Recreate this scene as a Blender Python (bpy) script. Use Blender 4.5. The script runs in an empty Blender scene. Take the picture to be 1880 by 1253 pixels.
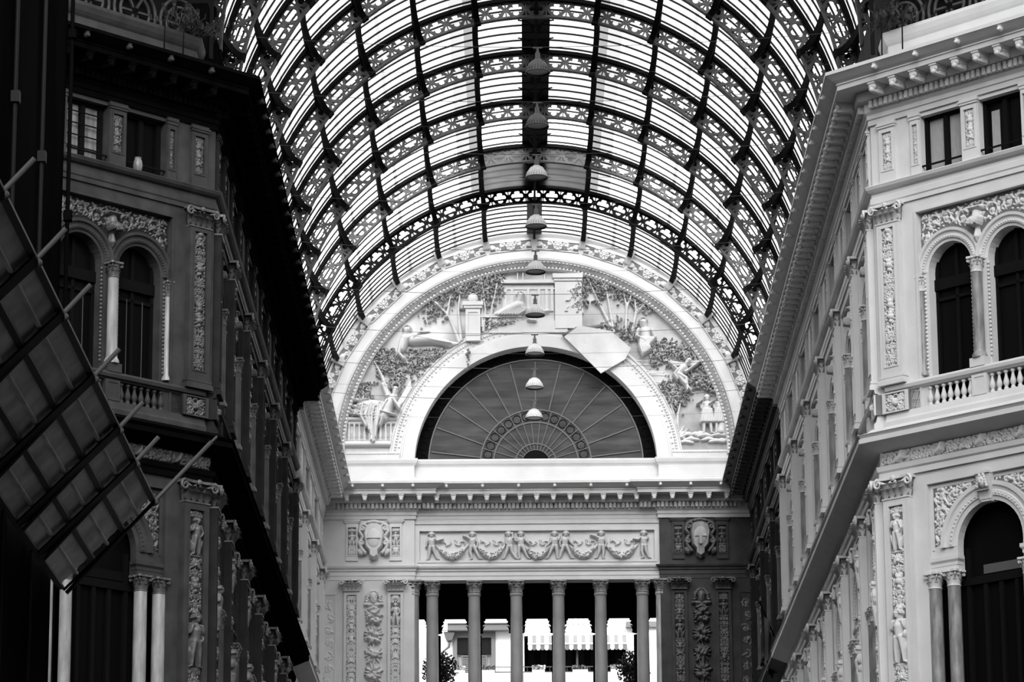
import bpy, math, random
import numpy as np
from mathutils import Matrix, Vector
from mathutils.geometry import tessellate_polygon

SC = bpy.context.scene
COL = SC.collection
PI = math.pi
R = math.radians

# ------------------------------------------------------------------ camera, sky, exposure
cam_data = bpy.data.cameras.new('camera')
cam = bpy.data.objects.new('camera', cam_data)
COL.objects.link(cam)
SC.camera = cam
F_PX, PITCH, YAW, ROLL = 6540.06, R(14.451), R(-0.119), R(-0.35)
cam_data.sensor_fit = 'HORIZONTAL'
cam_data.sensor_width = 36.0
cam_data.lens = 36.0 * F_PX / 1880.0
cam_data.clip_end = 1000.0
_cp, _sp, _cy, _sy = math.cos(PITCH), math.sin(PITCH), math.cos(YAW), math.sin(YAW)
_f = Vector((_sy * _cp, _cy * _cp, _sp))
_r = Vector((_cy, -_sy, 0))
_u = _r.cross(_f)
_cr, _sr = math.cos(ROLL), math.sin(ROLL)
_r2 = _r * _cr + _u * _sr
_u2 = _r * -_sr + _u * _cr
cam.matrix_world = Matrix(((_r2.x, _u2.x, -_f.x, -0.573), (_r2.y, _u2.y, -_f.y, 0.0), (_r2.z, _u2.z, -_f.z, 1.7), (0, 0, 0, 1)))

world = bpy.data.worlds.new('overcast_sky')
SC.world = world
world.use_nodes = True
world.node_tree.nodes['Background'].inputs[0].default_value = (1, 1, 1, 1)
world.node_tree.nodes['Background'].inputs[1].default_value = 1.0
sun_data = bpy.data.lights.new('veiled_sun', 'SUN')
sun_data.energy = 3.0
sun_data.angle = R(44)
sun = bpy.data.objects.new('veiled_sun', sun_data)
COL.objects.link(sun)
sun.rotation_euler = (R(60), 0, 0)          # high behind the camera, spread by thin cloud
SC.view_settings.view_transform = 'Standard'
SC.view_settings.look = 'None'
SC.view_settings.gamma = 1.0
SC.view_settings.use_curve_mapping = False
SC.view_settings.exposure = 2.1


# ------------------------------------------------------------------ materials
def mat(name, c, rough=0.7, spec=0.3, noise=0.0, nscale=3.0, bump=0.0, bscale=30.0, streak=None, metal=0.0):
    m = bpy.data.materials.new(name)
    m.use_nodes = True
    nt = m.node_tree
    b = nt.nodes['Principled BSDF']
    b.inputs['Roughness'].default_value = rough
    b.inputs['Specular IOR Level'].default_value = spec
    b.inputs['Metallic'].default_value = metal
    b.inputs['Base Color'].default_value = (c, c, c, 1)
    tc = nt.nodes.new('ShaderNodeTexCoord')
    if noise:
        n = nt.nodes.new('ShaderNodeTexNoise')
        n.inputs['Scale'].default_value = nscale
        n.inputs['Detail'].default_value = 6
        mp = nt.nodes.new('ShaderNodeMapping')
        nt.links.new(tc.outputs['Object'], mp.inputs[0])
        if streak:
            mp.inputs['Scale'].default_value = streak
        nt.links.new(mp.outputs[0], n.inputs['Vector'])
        rp = nt.nodes.new('ShaderNodeValToRGB')
        lo, hi = max(0, c * (1 - noise)), min(1, c * (1 + noise))
        rp.color_ramp.elements[0].position = 0.3
        rp.color_ramp.elements[1].position = 0.7
        rp.color_ramp.elements[0].color = (lo, lo, lo, 1)
        rp.color_ramp.elements[1].color = (hi, hi, hi, 1)
        nt.links.new(n.outputs['Fac'], rp.inputs[0])
        nt.links.new(rp.outputs[0], b.inputs['Base Color'])
    if bump:
        n2 = nt.nodes.new('ShaderNodeTexNoise')
        n2.inputs['Scale'].default_value = bscale
        n2.inputs['Detail'].default_value = 4
        nt.links.new(tc.outputs['Object'], n2.inputs['Vector'])
        bp = nt.nodes.new('ShaderNodeBump')
        bp.inputs['Strength'].default_value = bump
        bp.inputs['Distance'].default_value = 0.02
        nt.links.new(n2.outputs['Fac'], bp.inputs['Height'])
        nt.links.new(bp.outputs[0], b.inputs['Normal'])
    return m


def glass(name, c, gloss=0.03):
    m = bpy.data.materials.new(name)
    m.use_nodes = True
    nt = m.node_tree
    nt.nodes.remove(nt.nodes['Principled BSDF'])
    out = nt.nodes['Material Output']
    t = nt.nodes.new('ShaderNodeBsdfTransparent')
    t.inputs[0].default_value = (c, c, c, 1)
    g = nt.nodes.new('ShaderNodeBsdfGlossy')
    g.inputs['Roughness'].default_value = 0.15
    mx = nt.nodes.new('ShaderNodeMixShader')
    mx.inputs[0].default_value = gloss
    nt.links.new(t.outputs[0], mx.inputs[1])
    nt.links.new(g.outputs[0], mx.inputs[2])
    nt.links.new(mx.outputs[0], out.inputs[0])
    return m


def frosted(name, c):
    m = bpy.data.materials.new(name)
    m.use_nodes = True
    nt = m.node_tree
    nt.nodes.remove(nt.nodes['Principled BSDF'])
    out = nt.nodes['Material Output']
    t = nt.nodes.new('ShaderNodeBsdfTranslucent')
    n = nt.nodes.new('ShaderNodeTexNoise')
    n.inputs['Scale'].default_value = 1.5
    rp = nt.nodes.new('ShaderNodeValToRGB')
    rp.color_ramp.elements[0].position = 0.3
    rp.color_ramp.elements[1].position = 0.7
    rp.color_ramp.elements[0].color = (c * .7, c * .7, c * .7, 1)
    rp.color_ramp.elements[1].color = (c, c, c, 1)
    nt.links.new(n.outputs['Fac'], rp.inputs[0])
    nt.links.new(rp.outputs[0], t.inputs[0])
    nt.links.new(t.outputs[0], out.inputs[0])
    return m


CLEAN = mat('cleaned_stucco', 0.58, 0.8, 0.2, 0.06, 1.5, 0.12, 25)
STAIN = mat('stained_stucco_field', 0.46, 0.85, 0.1, 0.55, 0.5, 0.1, 20)
MARB_S = mat('soot_stained_marble', 0.07, 0.5, 0.3, 0.4, 2.2)
SHEETC = mat('dusty_white_netting', 0.54, 0.9, 0.1, 0.15, 1.2, 0.2, 8)
POLE = mat('dark_scaffold_pole', 0.02, 0.6, 0.2)
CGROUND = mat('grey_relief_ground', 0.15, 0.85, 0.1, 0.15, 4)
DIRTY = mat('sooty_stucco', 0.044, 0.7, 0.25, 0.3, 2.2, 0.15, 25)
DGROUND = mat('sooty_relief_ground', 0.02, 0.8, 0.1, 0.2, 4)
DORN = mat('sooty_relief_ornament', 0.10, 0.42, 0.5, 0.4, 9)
SOOT_SHADE = mat('black_soot_and_shade', 0.004, 1.0, 0.0, 0.3, 3)  # also holds the shade of the loggia's beam and rear columns
MARB_D = mat('pale_veined_marble', 0.36, 0.35, 0.4, 0.35, 2.2, streak=(3, 3, 0.7))
MARB_C = mat('grey_veined_marble', 0.22, 0.35, 0.4, 0.5, 2.6, streak=(3, 3, 0.8))
MARB_E = mat('grey_granite', 0.25, 0.5, 0.3, 0.22, 2.0, streak=(1, 1, 0.5))
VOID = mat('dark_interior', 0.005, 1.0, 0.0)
TIMBER = mat('dark_painted_timber', 0.006, 0.8, 0.05)
PANE = mat('dark_window_pane', 0.004, 0.3, 0.03)
BLIND_REFL = mat('pale_blind_reflection', 0.30, 0.8, 0.1, 0.12, 4, streak=(6, 1, 1))
IRON = mat('black_wrought_iron', 0.006, 0.8, 0.05)
IRONG = mat('grey_iron_lattice', 0.05, 0.6, 0.3, 0.4, 5)
BAR = mat('glazing_bar_iron', 0.008, 0.7, 0.1)
GLASS = glass('clear_roof_glass', 0.36)
GLASSE = glass('end_bay_roof_glass', 0.55)
GLASSC = glass('extra_light_roof_glass', 0.88)  # clearer than the other bays, to throw extra light on the end wall
GLASSD = glass('lantern_shade_roof_glass', 0.13)  # darker glass carries the shade of the raised lantern
GLASSM = glass('shade_and_seam_roof_glass', 0.22)
FROST = frosted('weathered_frosted_panel', 0.26)
LAMPM = mat('ribbed_lamp_glass', 0.5, 0.35, 0.4, 0.1, 8)
LAMPD = mat('lamp_fitting_metal', 0.05, 0.5, 0.4)
LAMPW = mat('white_lamp_diffuser', 0.75, 0.4, 0.3)
TARP = mat('black_scaffold_tarpaulin', 0.008, 1.0, 0.0, 0.5, 0.8, streak=(1, 1, 0.3))
SHEET = mat('grey_corrugated_sheet', 0.75, 0.6, 0.2, 0.35, 2.0, 0.2, 6)
TUBE = mat('dull_scaffold_tube', 0.075, 0.5, 0.4)
FLOORM = mat('polished_marble_floor', 0.05, 0.4, 0.3, 0.2, 0.6)
FANG = mat('grey_fanlight_glass', 0.05, 0.5, 0.12, 0.5, 1.1, streak=(0.6, 1, 3))
FANB = mat('black_fanlight_border', 0.006, 0.9, 0.0)
FANM = mat('grey_fanlight_iron', 0.10, 0.5, 0.3)
OUTW = mat('white_render_wall', 0.80, 0.9, 0.1)
OUTG = mat('grey_shutter', 0.15, 0.7, 0.1)
CLOTHW = mat('white_canvas', 0.80, 0.9, 0.1)
CLOTHG = mat('grey_canvas_stripe', 0.16, 0.9, 0.1)
LEAF = mat('dark_leaves', 0.03, 0.7, 0.2, 0.5, 5)
LEAFL = mat('grey_leaves', 0.12, 0.7, 0.2, 0.5, 5)
FOLI = mat('grey_carved_foliage', 0.42, 0.8, 0.15, 0.45, 6)  # darker grey than the carved trunks and figures
ROPE = mat('cable', 0.07, 0.6, 0.2)
FLAGM = mat('pale_flag_cloth', 0.28, 0.8, 0.1)
FLAGD = mat('dark_flag_cloth', 0.04, 0.8, 0.1)
FLAGG = mat('grey_flag_cloth', 0.1, 0.8, 0.1)

CL = dict(stone=CLEAN, ground=CGROUND, orn=CLEAN, marble=MARB_C, dirty=False)
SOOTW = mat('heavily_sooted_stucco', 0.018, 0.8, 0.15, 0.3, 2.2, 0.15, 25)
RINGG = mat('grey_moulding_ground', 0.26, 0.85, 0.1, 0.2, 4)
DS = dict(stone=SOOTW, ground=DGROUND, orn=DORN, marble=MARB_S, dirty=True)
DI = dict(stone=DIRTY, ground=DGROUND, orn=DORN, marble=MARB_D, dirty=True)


# ------------------------------------------------------------------ mesh builder
class MB:
    def __init__(s):
        s.v, s.f, s.m, s.sm = [], [], [], []

    def add(s, verts, faces, mi=0, smooth=False):
        o = len(s.v)
        s.v.extend(tuple(map(float, p)) for p in verts)
        for f in faces:
            s.f.append(tuple(i + o for i in f))
            s.m.append(mi)
            s.sm.append(smooth)
        return s

    def box(s, x0, x1, y0, y1, z0, z1, mi=0):
        v = [(x, y, z) for x in (x0, x1) for y in (y0, y1) for z in (z0, z1)]
        return s.add(v, [(0, 1, 3, 2), (4, 6, 7, 5), (0, 4, 5, 1), (2, 3, 7, 6), (0, 2, 6, 4), (1, 5, 7, 3)], mi)

    def bar(s, a, b, w, h, mi=0):
        a, b = Vector(a), Vector(b)
        d = (b - a).normalized()
        up = Vector((0, 0, 1)) if abs(d.z) < .95 else Vector((0, 1, 0))
        x = d.cross(up).normalized() * (w / 2)
        y = x.cross(d).normalized() * (h / 2)
        v = [p + sx * x + sy * y for p in (a, b) for sx, sy in ((-1, -1), (1, -1), (1, 1), (-1, 1))]
        return s.add(v, [(0, 1, 2, 3), (7, 6, 5, 4), (0, 4, 5, 1), (1, 5, 6, 2), (2, 6, 7, 3), (3, 7, 4, 0)], mi)

    def lathe(s, prof, n=16, cx=0, cy=0, mi=0, a0=0, a1=2 * PI, smooth=True, cap=True):
        full = abs(a1 - a0 - 2 * PI) < 1e-6
        k = n if full else n + 1
        v = []
        for r, z in prof:
            for i in range(k):
                a = a0 + (a1 - a0) * i / n
                v.append((cx + r * math.cos(a), cy + r * math.sin(a), z))
        f = []
        for j in range(len(prof) - 1):
            for i in range(n):
                i2 = (i + 1) % k
                f.append((j * k + i, j * k + i2, (j + 1) * k + i2, (j + 1) * k + i))
        s.add(v, f, mi, smooth)
        if cap and full:
            s.add([v[i] for i in range(k)], [tuple(range(k))[::-1]], mi)
            s.add(v[-k:], [tuple(range(k))], mi)
        return s

    def tube(s, pts, r, n=6, mi=0, closed=False, cap=True):
        P = [Vector(p) for p in pts]
        m = len(P)
        rr = r if isinstance(r, (list, tuple)) else [r] * m
        v, f = [], []
        pu = None
        for i, p in enumerate(P):
            a = P[i - 1] if (i or closed) else P[i]
            b = P[(i + 1) % m] if (i < m - 1 or closed) else P[i]
            d = (b - a)
            if d.length < 1e-9:
                d = Vector((0, 0, 1))
            d.normalize()
            if pu is None:
                pu = Vector((0, 0, 1)) if abs(d.z) < .9 else Vector((0, 1, 0))
            x = d.cross(pu)
            if x.length < 1e-6:
                x = d.cross(Vector((1, 0, 0)))
            x.normalize()
            y = x.cross(d).normalized()
            pu = y
            for k in range(n):
                t = 2 * PI * k / n
                v.append(p + (x * math.cos(t) + y * math.sin(t)) * rr[i])
        for i in range(m if closed else m - 1):
            j = (i + 1) % m
            for k in range(n):
                k2 = (k + 1) % n
                f.append((i * n + k, i * n + k2, j * n + k2, j * n + k))
        if cap and not closed:
            f.append(tuple(range(n))[::-1])
            f.append(tuple(range((m - 1) * n, m * n)))
        return s.add(v, f, mi, True)

    def ball(s, c, rx, ry=None, rz=None, n=8, k=6, mi=0):
        ry = rx if ry is None else ry
        rz = rx if rz is None else rz
        v, f = [], []
        for j in range(k + 1):
            t = PI * j / k
            for i in range(n):
                a = 2 * PI * i / n
                v.append((c[0] + rx * math.sin(t) * math.cos(a), c[1] + ry * math.sin(t) * math.sin(a), c[2] + rz * math.cos(t)))
        for j in range(k):
            for i in range(n):
                i2 = (i + 1) % n
                f.append((j * n + i, (j + 1) * n + i, (j + 1) * n + i2, j * n + i2))
        return s.add(v, f, mi, True)

    def sweep(s, prof, path, mi=0, closed_prof=False):
        """prof (out, z) carried along path (x, y); 'out' points to the right of travel, mitred."""
        n = len(path)
        offs = []
        for i in range(n):
            def nrm(a, b):
                d = Vector((b[0] - a[0], b[1] - a[1])).normalized()
                return Vector((d.y, -d.x))
            if i == 0:
                w = nrm(path[0], path[1])
            elif i == n - 1:
                w = nrm(path[-2], path[-1])
            else:
                a, b = nrm(path[i - 1], path[i]), nrm(path[i], path[i + 1])
                w = (a + b) / max(1e-6, 1 + a.dot(b))
            offs.append(w)
        v = [(path[i][0] + offs[i].x * o, path[i][1] + offs[i].y * o, z) for i in range(n) for o, z in prof]
        k = len(prof)
        f = []
        for i in range(n - 1):
            for j in range(k if closed_prof else k - 1):
                j2 = (j + 1) % k
                f.append((i * k + j, (i + 1) * k + j, (i + 1) * k + j2, i * k + j2))
        s.add(v, f, mi)
        s.add(v[:k], [tuple(range(k))], mi)
        s.add(v[-k:], [tuple(range(k))[::-1]], mi)
        return s

    def arch(s, prof, cx, cz, a0, a1, n, mi=0, closed=True, smooth=False):
        """prof (r, y) turned about the axis through (cx, cz) parallel to Y; angle from +x, anticlockwise in xz."""
        k = len(prof)
        v = []
        for i in range(n + 1):
            a = a0 + (a1 - a0) * i / n
            for r, y in prof:
                v.append((cx + r * math.cos(a), y, cz + r * math.sin(a)))
        f = []
        for i in range(n):
            for j in range(k if closed else k - 1):
                j2 = (j + 1) % k
                f.append((i * k + j, i * k + j2, (i + 1) * k + j2, (i + 1) * k + j))
        s.add(v, f, mi, smooth)
        if closed:
            s.add(v[:k], [tuple(range(k))], mi)
            s.add(v[-k:], [tuple(range(k))[::-1]], mi)
        return s

    def plate(s, outer, holes, y0, y1, mi=0):
        loops = [outer] + list(holes)
        tri = tessellate_polygon([[Vector((p[0], p[1], 0)) for p in lp] for lp in loops])
        flat = [p for lp in loops for p in lp]
        n = len(flat)
        v = [(p[0], y0, p[1]) for p in flat] + [(p[0], y1, p[1]) for p in flat]
        f = [tuple(t) for t in tri] + [tuple(i + n for i in reversed(t)) for t in tri]
        o = 0
        for lp in loops:
            k = len(lp)
            for i in range(k):
                j = (i + 1) % k
                f.append((o + i, o + j, n + o + j, n + o + i))
            o += k
        return s.add(v, f, mi)

    def xf(s, M, start=0):
        for i in range(start, len(s.v)):
            s.v[i] = tuple(M @ Vector(s.v[i]))
        return s

    def mesh(s, name):
        me = bpy.data.meshes.new(name)
        me.from_pydata(s.v, [], s.f)
        k = max(s.m) + 1 if s.m else 1
        for _ in range(k):
            me.materials.append(None)
        me.polygons.foreach_set('material_index', s.m)
        me.polygons.foreach_set('use_smooth', s.sm)
        me.update()
        return me


# ------------------------------------------------------------------ carved relief: strokes raised over a flat ground
class RF:
    def __init__(s, x0, x1, z0, z1, res):
        s.x0, s.z0, s.res = x0, z0, res
        s.nx, s.nz = int(round((x1 - x0) / res)) + 1, int(round((z1 - z0) / res)) + 1
        s.xs = x0 + np.arange(s.nx) * res
        s.zs = z0 + np.arange(s.nz) * res
        s.H = np.zeros((s.nz, s.nx))

    def seg(s, a, b, ra, rb, ha, hb, add=0.0):
        m = max(ra, rb)
        i0 = max(0, int((min(a[0], b[0]) - m - s.x0) / s.res)); i1 = min(s.nx, int((max(a[0], b[0]) + m - s.x0) / s.res) + 2)
        j0 = max(0, int((min(a[1], b[1]) - m - s.z0) / s.res)); j1 = min(s.nz, int((max(a[1], b[1]) + m - s.z0) / s.res) + 2)
        if i0 >= i1 or j0 >= j1:
            return
        X = s.xs[i0:i1][None, :]
        Z = s.zs[j0:j1][:, None]
        dx, dz = b[0] - a[0], b[1] - a[1]
        L = dx * dx + dz * dz
        t = np.clip(((X - a[0]) * dx + (Z - a[1]) * dz) / L, 0, 1) if L > 1e-12 else np.zeros((j1 - j0, i1 - i0))
        d2 = (X - a[0] - t * dx) ** 2 + (Z - a[1] - t * dz) ** 2
        r = ra + (rb - ra) * t
        h = ha + (hb - ha) * t
        q = 1 - d2 / (r * r + 1e-12)
        hh = np.where(q > 0, add + h * np.sqrt(np.maximum(q, 0)), 0)
        s.H[j0:j1, i0:i1] = np.maximum(s.H[j0:j1, i0:i1], hh)

    def st(s, pts, r, h=None, add=0.0):
        n = len(pts)
        rr = list(r) if isinstance(r, (list, tuple)) else [r] * n
        if h is None:
            hh = [x * 0.9 for x in rr]
        else:
            hh = list(h) if isinstance(h, (list, tuple)) else [h] * n
        for i in range(n - 1):
            s.seg(pts[i], pts[i + 1], rr[i], rr[i + 1], hh[i], hh[i + 1], add)

    def blob(s, x, z, r, h=None, add=0.0):
        h = r * .9 if h is None else h
        s.seg((x, z), (x, z), r, r, h, h, add)

    def mirror(s):
        s.H = np.maximum(s.H, s.H[:, ::-1])

    def mask(s, fn):
        X, Z = np.meshgrid(s.xs, s.zs)
        s.H[~fn(X, Z)] = 0

    def into(s, mb, y0=0.0, mi=0, thr=0.0015, gain=1.0):
        H = s.H * gain
        on = H > thr
        cell = on[:-1, :-1] | on[1:, :-1] | on[:-1, 1:] | on[1:, 1:]
        used = np.zeros_like(on)
        used[:-1, :-1] |= cell; used[1:, :-1] |= cell; used[:-1, 1:] |= cell; used[1:, 1:] |= cell
        idx = -np.ones(H.shape, int)
        jj, ii = np.nonzero(used)
        idx[jj, ii] = np.arange(len(jj))
        v = [(s.xs[i], y0 - (H[j, i] if on[j, i] else -0.004), s.zs[j]) for j, i in zip(jj, ii)]
        cj, ci = np.nonzero(cell)
        f = [(idx[j, i], idx[j, i + 1], idx[j + 1, i + 1], idx[j + 1, i]) for j, i in zip(cj, ci)]
        mb.add(v, f, mi, True)
        return mb


def spiral(cx, cz, r0, a0, turns, sgn=1, n=22, r1=0.12):
    return [(cx + (r0 * (1 - t) + r0 * r1 * t) * math.cos(a0 + sgn * 2 * PI * turns * t),
             cz + (r0 * (1 - t) + r0 * r1 * t) * math.sin(a0 + sgn * 2 * PI * turns * t)) for t in [i / n for i in range(n + 1)]]


def leaf(rf, x, z, ang, L, W, bend=0.0, h=None):
    pts, rr = [], []
    n = 7
    a = ang
    px, pz = x, z
    for i in range(n + 1):
        t = i / n
        pts.append((px, pz))
        rr.append(max(W * .12, W * .5 * math.sin(PI * (0.12 + 0.86 * t)) ** .8))
        a += bend / n
        px += L / n * math.cos(a)
        pz += L / n * math.sin(a)
    rf.st(pts, rr, h if h else [r * .8 + .004 for r in rr])


def scroll(rf, cx, cz, r, a0, sgn, th, rng):
    p = spiral(cx, cz, r, a0, 1.35, sgn)
    n = len(p)
    rf.st(p, [th * (1 - .5 * i / n) for i in range(n)])
    for k in range(5):
        rf.blob(cx + th * 1.3 * math.cos(k * 1.257), cz + th * 1.3 * math.sin(k * 1.257), th * .85)
    rf.blob(cx, cz, th * .9, th * 1.2)
    for i in range(1, 11, 2):
        x, z = p[i]
        a = math.atan2(z - cz, x - cx)
        leaf(rf, x, z, a + sgn * 0.7, r * .55, th * 1.7, sgn * 1.1)


def fig(rf, x, z, H, J=None, robe=None, k=1.0, add=0.0, hs=1.0):
    """a carved person, x = pelvis, z = feet; J overrides joints given in heights from the feet."""
    D = dict(head=(0, .92), neck=(0, .83), chest=(0, .70), pel=(0, .50), rsh=(-.115, .79), lsh=(.115, .79), rel=(-.19, .62), lel=(.19, .62),
             rha=(-.17, .46), lha=(.17, .46), rhip=(-.055, .49), lhip=(.055, .49), rkn=(-.085, .27), lkn=(.085, .27), rft=(-.09, .03), lft=(.10, .03))
    if J:
        D.update(J)
    P = {q: (x + a * H, z + b * H) for q, (a, b) in D.items()}
    w = H * k
    rf.st([P['pel'], P['chest'], P['neck']], [.085 * w, .105 * w, .05 * w], [.07 * w, .085 * w, .06 * w], add)
    rf.st([P['rsh'], P['lsh']], .05 * w, .06 * w, add)
    for q in 'rl':
        rf.st([P[q + 'hip'], P[q + 'kn'], P[q + 'ft']], [.068 * w, .05 * w, .03 * w], [.075 * w, .06 * w, .045 * w], add)
        ft = P[q + 'ft']
        rf.st([ft, (ft[0] + (.05 if q == 'l' else -.05) * w, ft[1] - .02 * w)], .025 * w, .04 * w, add)
        rf.st([P[q + 'sh'], P[q + 'el'], P[q + 'ha']], [.045 * w, .036 * w, .026 * w], [.07 * w, .065 * w, .06 * w], add)
        rf.blob(*P[q + 'ha'], .032 * w, .055 * w, add)
    hx, hz = P['head']
    rf.st([(hx, hz - .03 * w), (hx, hz + .025 * w)], [.05 * w * hs, .062 * w * hs], [.085 * w, .09 * w], add)
    rf.blob(hx, hz - .005 * w, .014 * w, .105 * w, add)
    for e_ in (-1, 1):
        rf.blob(hx + e_ * .025 * w * hs, hz + .02 * w, .012 * w, .097 * w, add)
    for a in range(7):
        t = PI * a / 6
        rf.blob(hx + .062 * w * hs * math.cos(t), hz + .025 * w + .055 * w * hs * math.sin(t), .024 * w * hs, .08 * w, add)
    if robe:
        for i in range(7):
            t = i / 6 - .5
            x0 = P['pel'][0] + t * .16 * w
            rf.st([(x0, P['pel'][1] + .05 * w), (x0 + t * robe * .5 * w, P['pel'][1] - .2 * w), (P['pel'][0] + t * robe * w * 2, z + (.02 if robe > .1 else .2) * w)],
                  [.03 * w, .034 * w, .036 * w], [.085 * w, .085 * w, .06 * w], add)


def filler(rf, n, L, W, rng, ok, h=None):
    for q in range(n):
        j, i = rng.randrange(rf.nz), rng.randrange(rf.nx)
        x, z = rf.xs[i], rf.zs[j]
        if rf.H[j, i] < .004 and ok(x, z):
            if rng.random() < .7:
                leaf(rf, x, z, rng.uniform(0, 6.28), L * rng.uniform(.7, 1.2), W, rng.uniform(-1.5, 1.5), h)
            else:
                rf.blob(x, z, W * .6)


def candelabra(w, h, seed, res=0.013, figs=()):
    """mirror-symmetric grotesque panel, x in -w/2..w/2, z in 0..h"""
    rng = random.Random(seed)
    rf = RF(-w / 2, w / 2, 0, h, res)
    z = 0.02
    hw = w / 2
    rf.st([(0, 0), (0, h)], w * .035)
    k = 0
    while z < h - hw * .5:
        kind = rng.choice(['scroll', 'vase', 'burst', 'scroll', 'volute', 'scroll'])
        if kind == 'scroll':
            r = hw * .42
            scroll(rf, -hw * .52, z + r * 1.1, r, -.3, 1, w * .05, rng)
            leaf(rf, -w * .03, z + r * 1.9, 2.2, r * .8, w * .1, .6)
            z += r * 2.35
        elif kind == 'volute':
            r = hw * .35
            rf.st(spiral(-hw * .58, z + r, r, 0, 1.2, -1), w * .045)
            rf.st([(0, z), (-hw * .3, z + .1 * w), (-hw * .6, z + r * 2)], w * .04)
            leaf(rf, -hw * .4, z + r * 1.7, 1.9, r * 1.2, w * .12, .8)
            leaf(rf, -hw * .75, z + r * 1.9, 1.2, r * .9, w * .1, -.8)
            z += r * 2.6
        elif kind == 'burst':
            for q, a in enumerate((1.7, 2.2, 2.7, 3.2, 3.7)):
                leaf(rf, -w * .02, z + hw * .5, a, hw * .85, w * .13, .25 - q * .1)
            rf.blob(0, z + hw * .5, w * .12)
            z += hw * 1.15
        else:
            rf.st([(0, z + .05 * w), (0, z + .16 * w), (0, z + .34 * w), (0, z + .46 * w), (0, z + .55 * w)], [w * .15, w * .07, w * .23, w * .12, w * .2],
                  [w * .1, w * .08, w * .14, w * .1, w * .12])
            leaf(rf, -w * .1, z + .55 * w, 2.5, hw * .7, w * .12, -1.2)
            leaf(rf, -w * .05, z + .6 * w, 1.9, hw * .6, w * .1, -.6)
            rf.st([(-w * .2, z + .2 * w), (-w * .38, z + .1 * w), (-w * .44, z + .3 * w), (-w * .3, z + .42 * w)], w * .035)
            z += w * .75
        k += 1
    for q in range(int(60 * h / w * .55)):
        fx_, fz_ = rng.uniform(-hw * .95, -hw * .1), rng.uniform(.02, h - .02)
        j, i = int(fz_ / res), int((fx_ + hw) / res)
        if rf.H[min(j, rf.nz - 1), min(i, rf.nx - 1)] < .004:
            if rng.random() < .6:
                leaf(rf, fx_, fz_, rng.uniform(0, 6.28), w * .2, w * .09, rng.uniform(-1.2, 1.2))
            else:
                rf.blob(fx_, fz_, w * .05)
    rf.mirror()
    for fz, fh in figs:
        m = (rf.zs > fz - .04) & (rf.zs < fz + fh + .04)
        rf.H[m] *= 0
        rf.st([(-w * .42, fz - .03), (w * .42, fz - .03)], .022)
        fig(rf, 0, fz, fh, dict(rel=(-.17, .66), rha=(-.1, .82), lha=(.12, .5)), k=1.15)
        for sx in (-1, 1):
            leaf(rf, sx * w * .3, fz + fh * .1, PI / 2, fh * .4, w * .16, -sx * .5)
            rf.st(spiral(sx * w * .36, fz + fh * .75, w * .12, 0, 1.1, sx), w * .035)
    lim = w / 2 - .012
    rf.mask(lambda X, Z: (abs(X) < lim) & (Z > .012) & (Z < h - .012))
    return rf


# ------------------------------------------------------------------ scene helpers
def setmats(o, mats):
    for i, m in enumerate(mats):
        if i < len(o.material_slots):
            o.material_slots[i].link = 'OBJECT'
            o.material_slots[i].material = m


def part(name, me, mats, parent=None, M=None, label=None, kind=None):
    o = bpy.data.objects.new(name, me)
    COL.objects.link(o)
    setmats(o, mats if isinstance(mats, (list, tuple)) else [mats])
    if parent:
        o.parent = parent
    if M is not None:
        o.matrix_local = M
    if label:
        o['label'] = label
    if kind:
        o['kind'] = kind
    return o


def thing(name, label, cat, M=None, group=None):
    o = bpy.data.objects.new(name, None)
    COL.objects.link(o)
    o.empty_display_size = .2
    if M is not None:
        o.matrix_world = M
    o['label'] = label
    o['category'] = cat
    o['kind'] = 'thing'
    if group:
        o['group'] = group
    return o


def solo(name, me, mats, label, cat, M=None, group=None, kind=None):
    o = part(name, me, mats, None, M, label, kind or 'thing')
    o['category'] = cat
    if group:
        o['group'] = group
    return o


def struct(name, me, mats, M=None):
    o = part(name, me, mats, None, M)
    o['kind'] = 'structure'
    return o


def T(x=0, y=0, z=0, rz=0, s=None):
    M = Matrix.Translation((x, y, z)) @ Matrix.Rotation(rz, 4, 'Z')
    if s:
        M = M @ Matrix.Diagonal((s[0], s[1], s[2], 1))
    return M


ORD = ['first', 'second', 'third', 'fourth', 'fifth', 'sixth', 'seventh', 'eighth', 'ninth', 'tenth', 'eleventh', 'twelfth', 'thirteenth', 'fourteenth', 'fifteenth']

# ------------------------------------------------------------------ key dimensions
WX = 7.45            # wall plane of the arm
CY = 77.3            # corner where the arm meets the octagon
EY = 121.5           # portico front
TY = 124.77          # lunette wall
BAYL = 4.826
SPLIT = 106.1        # cleaned work stops here on both walls
PILY = [81.55 + BAYL * j for j in range(9)]
RIBY = [100.61 + 4.83 * i for i in range(-4, 5)]
R2 = math.sqrt(.5)
VZ, VR0, VR1 = 29.92, 7.68, 8.28      # vault centre height, rib radii
STEP = R(13.15)
GZ = 29.6            # centre of the lunette mouldings
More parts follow.
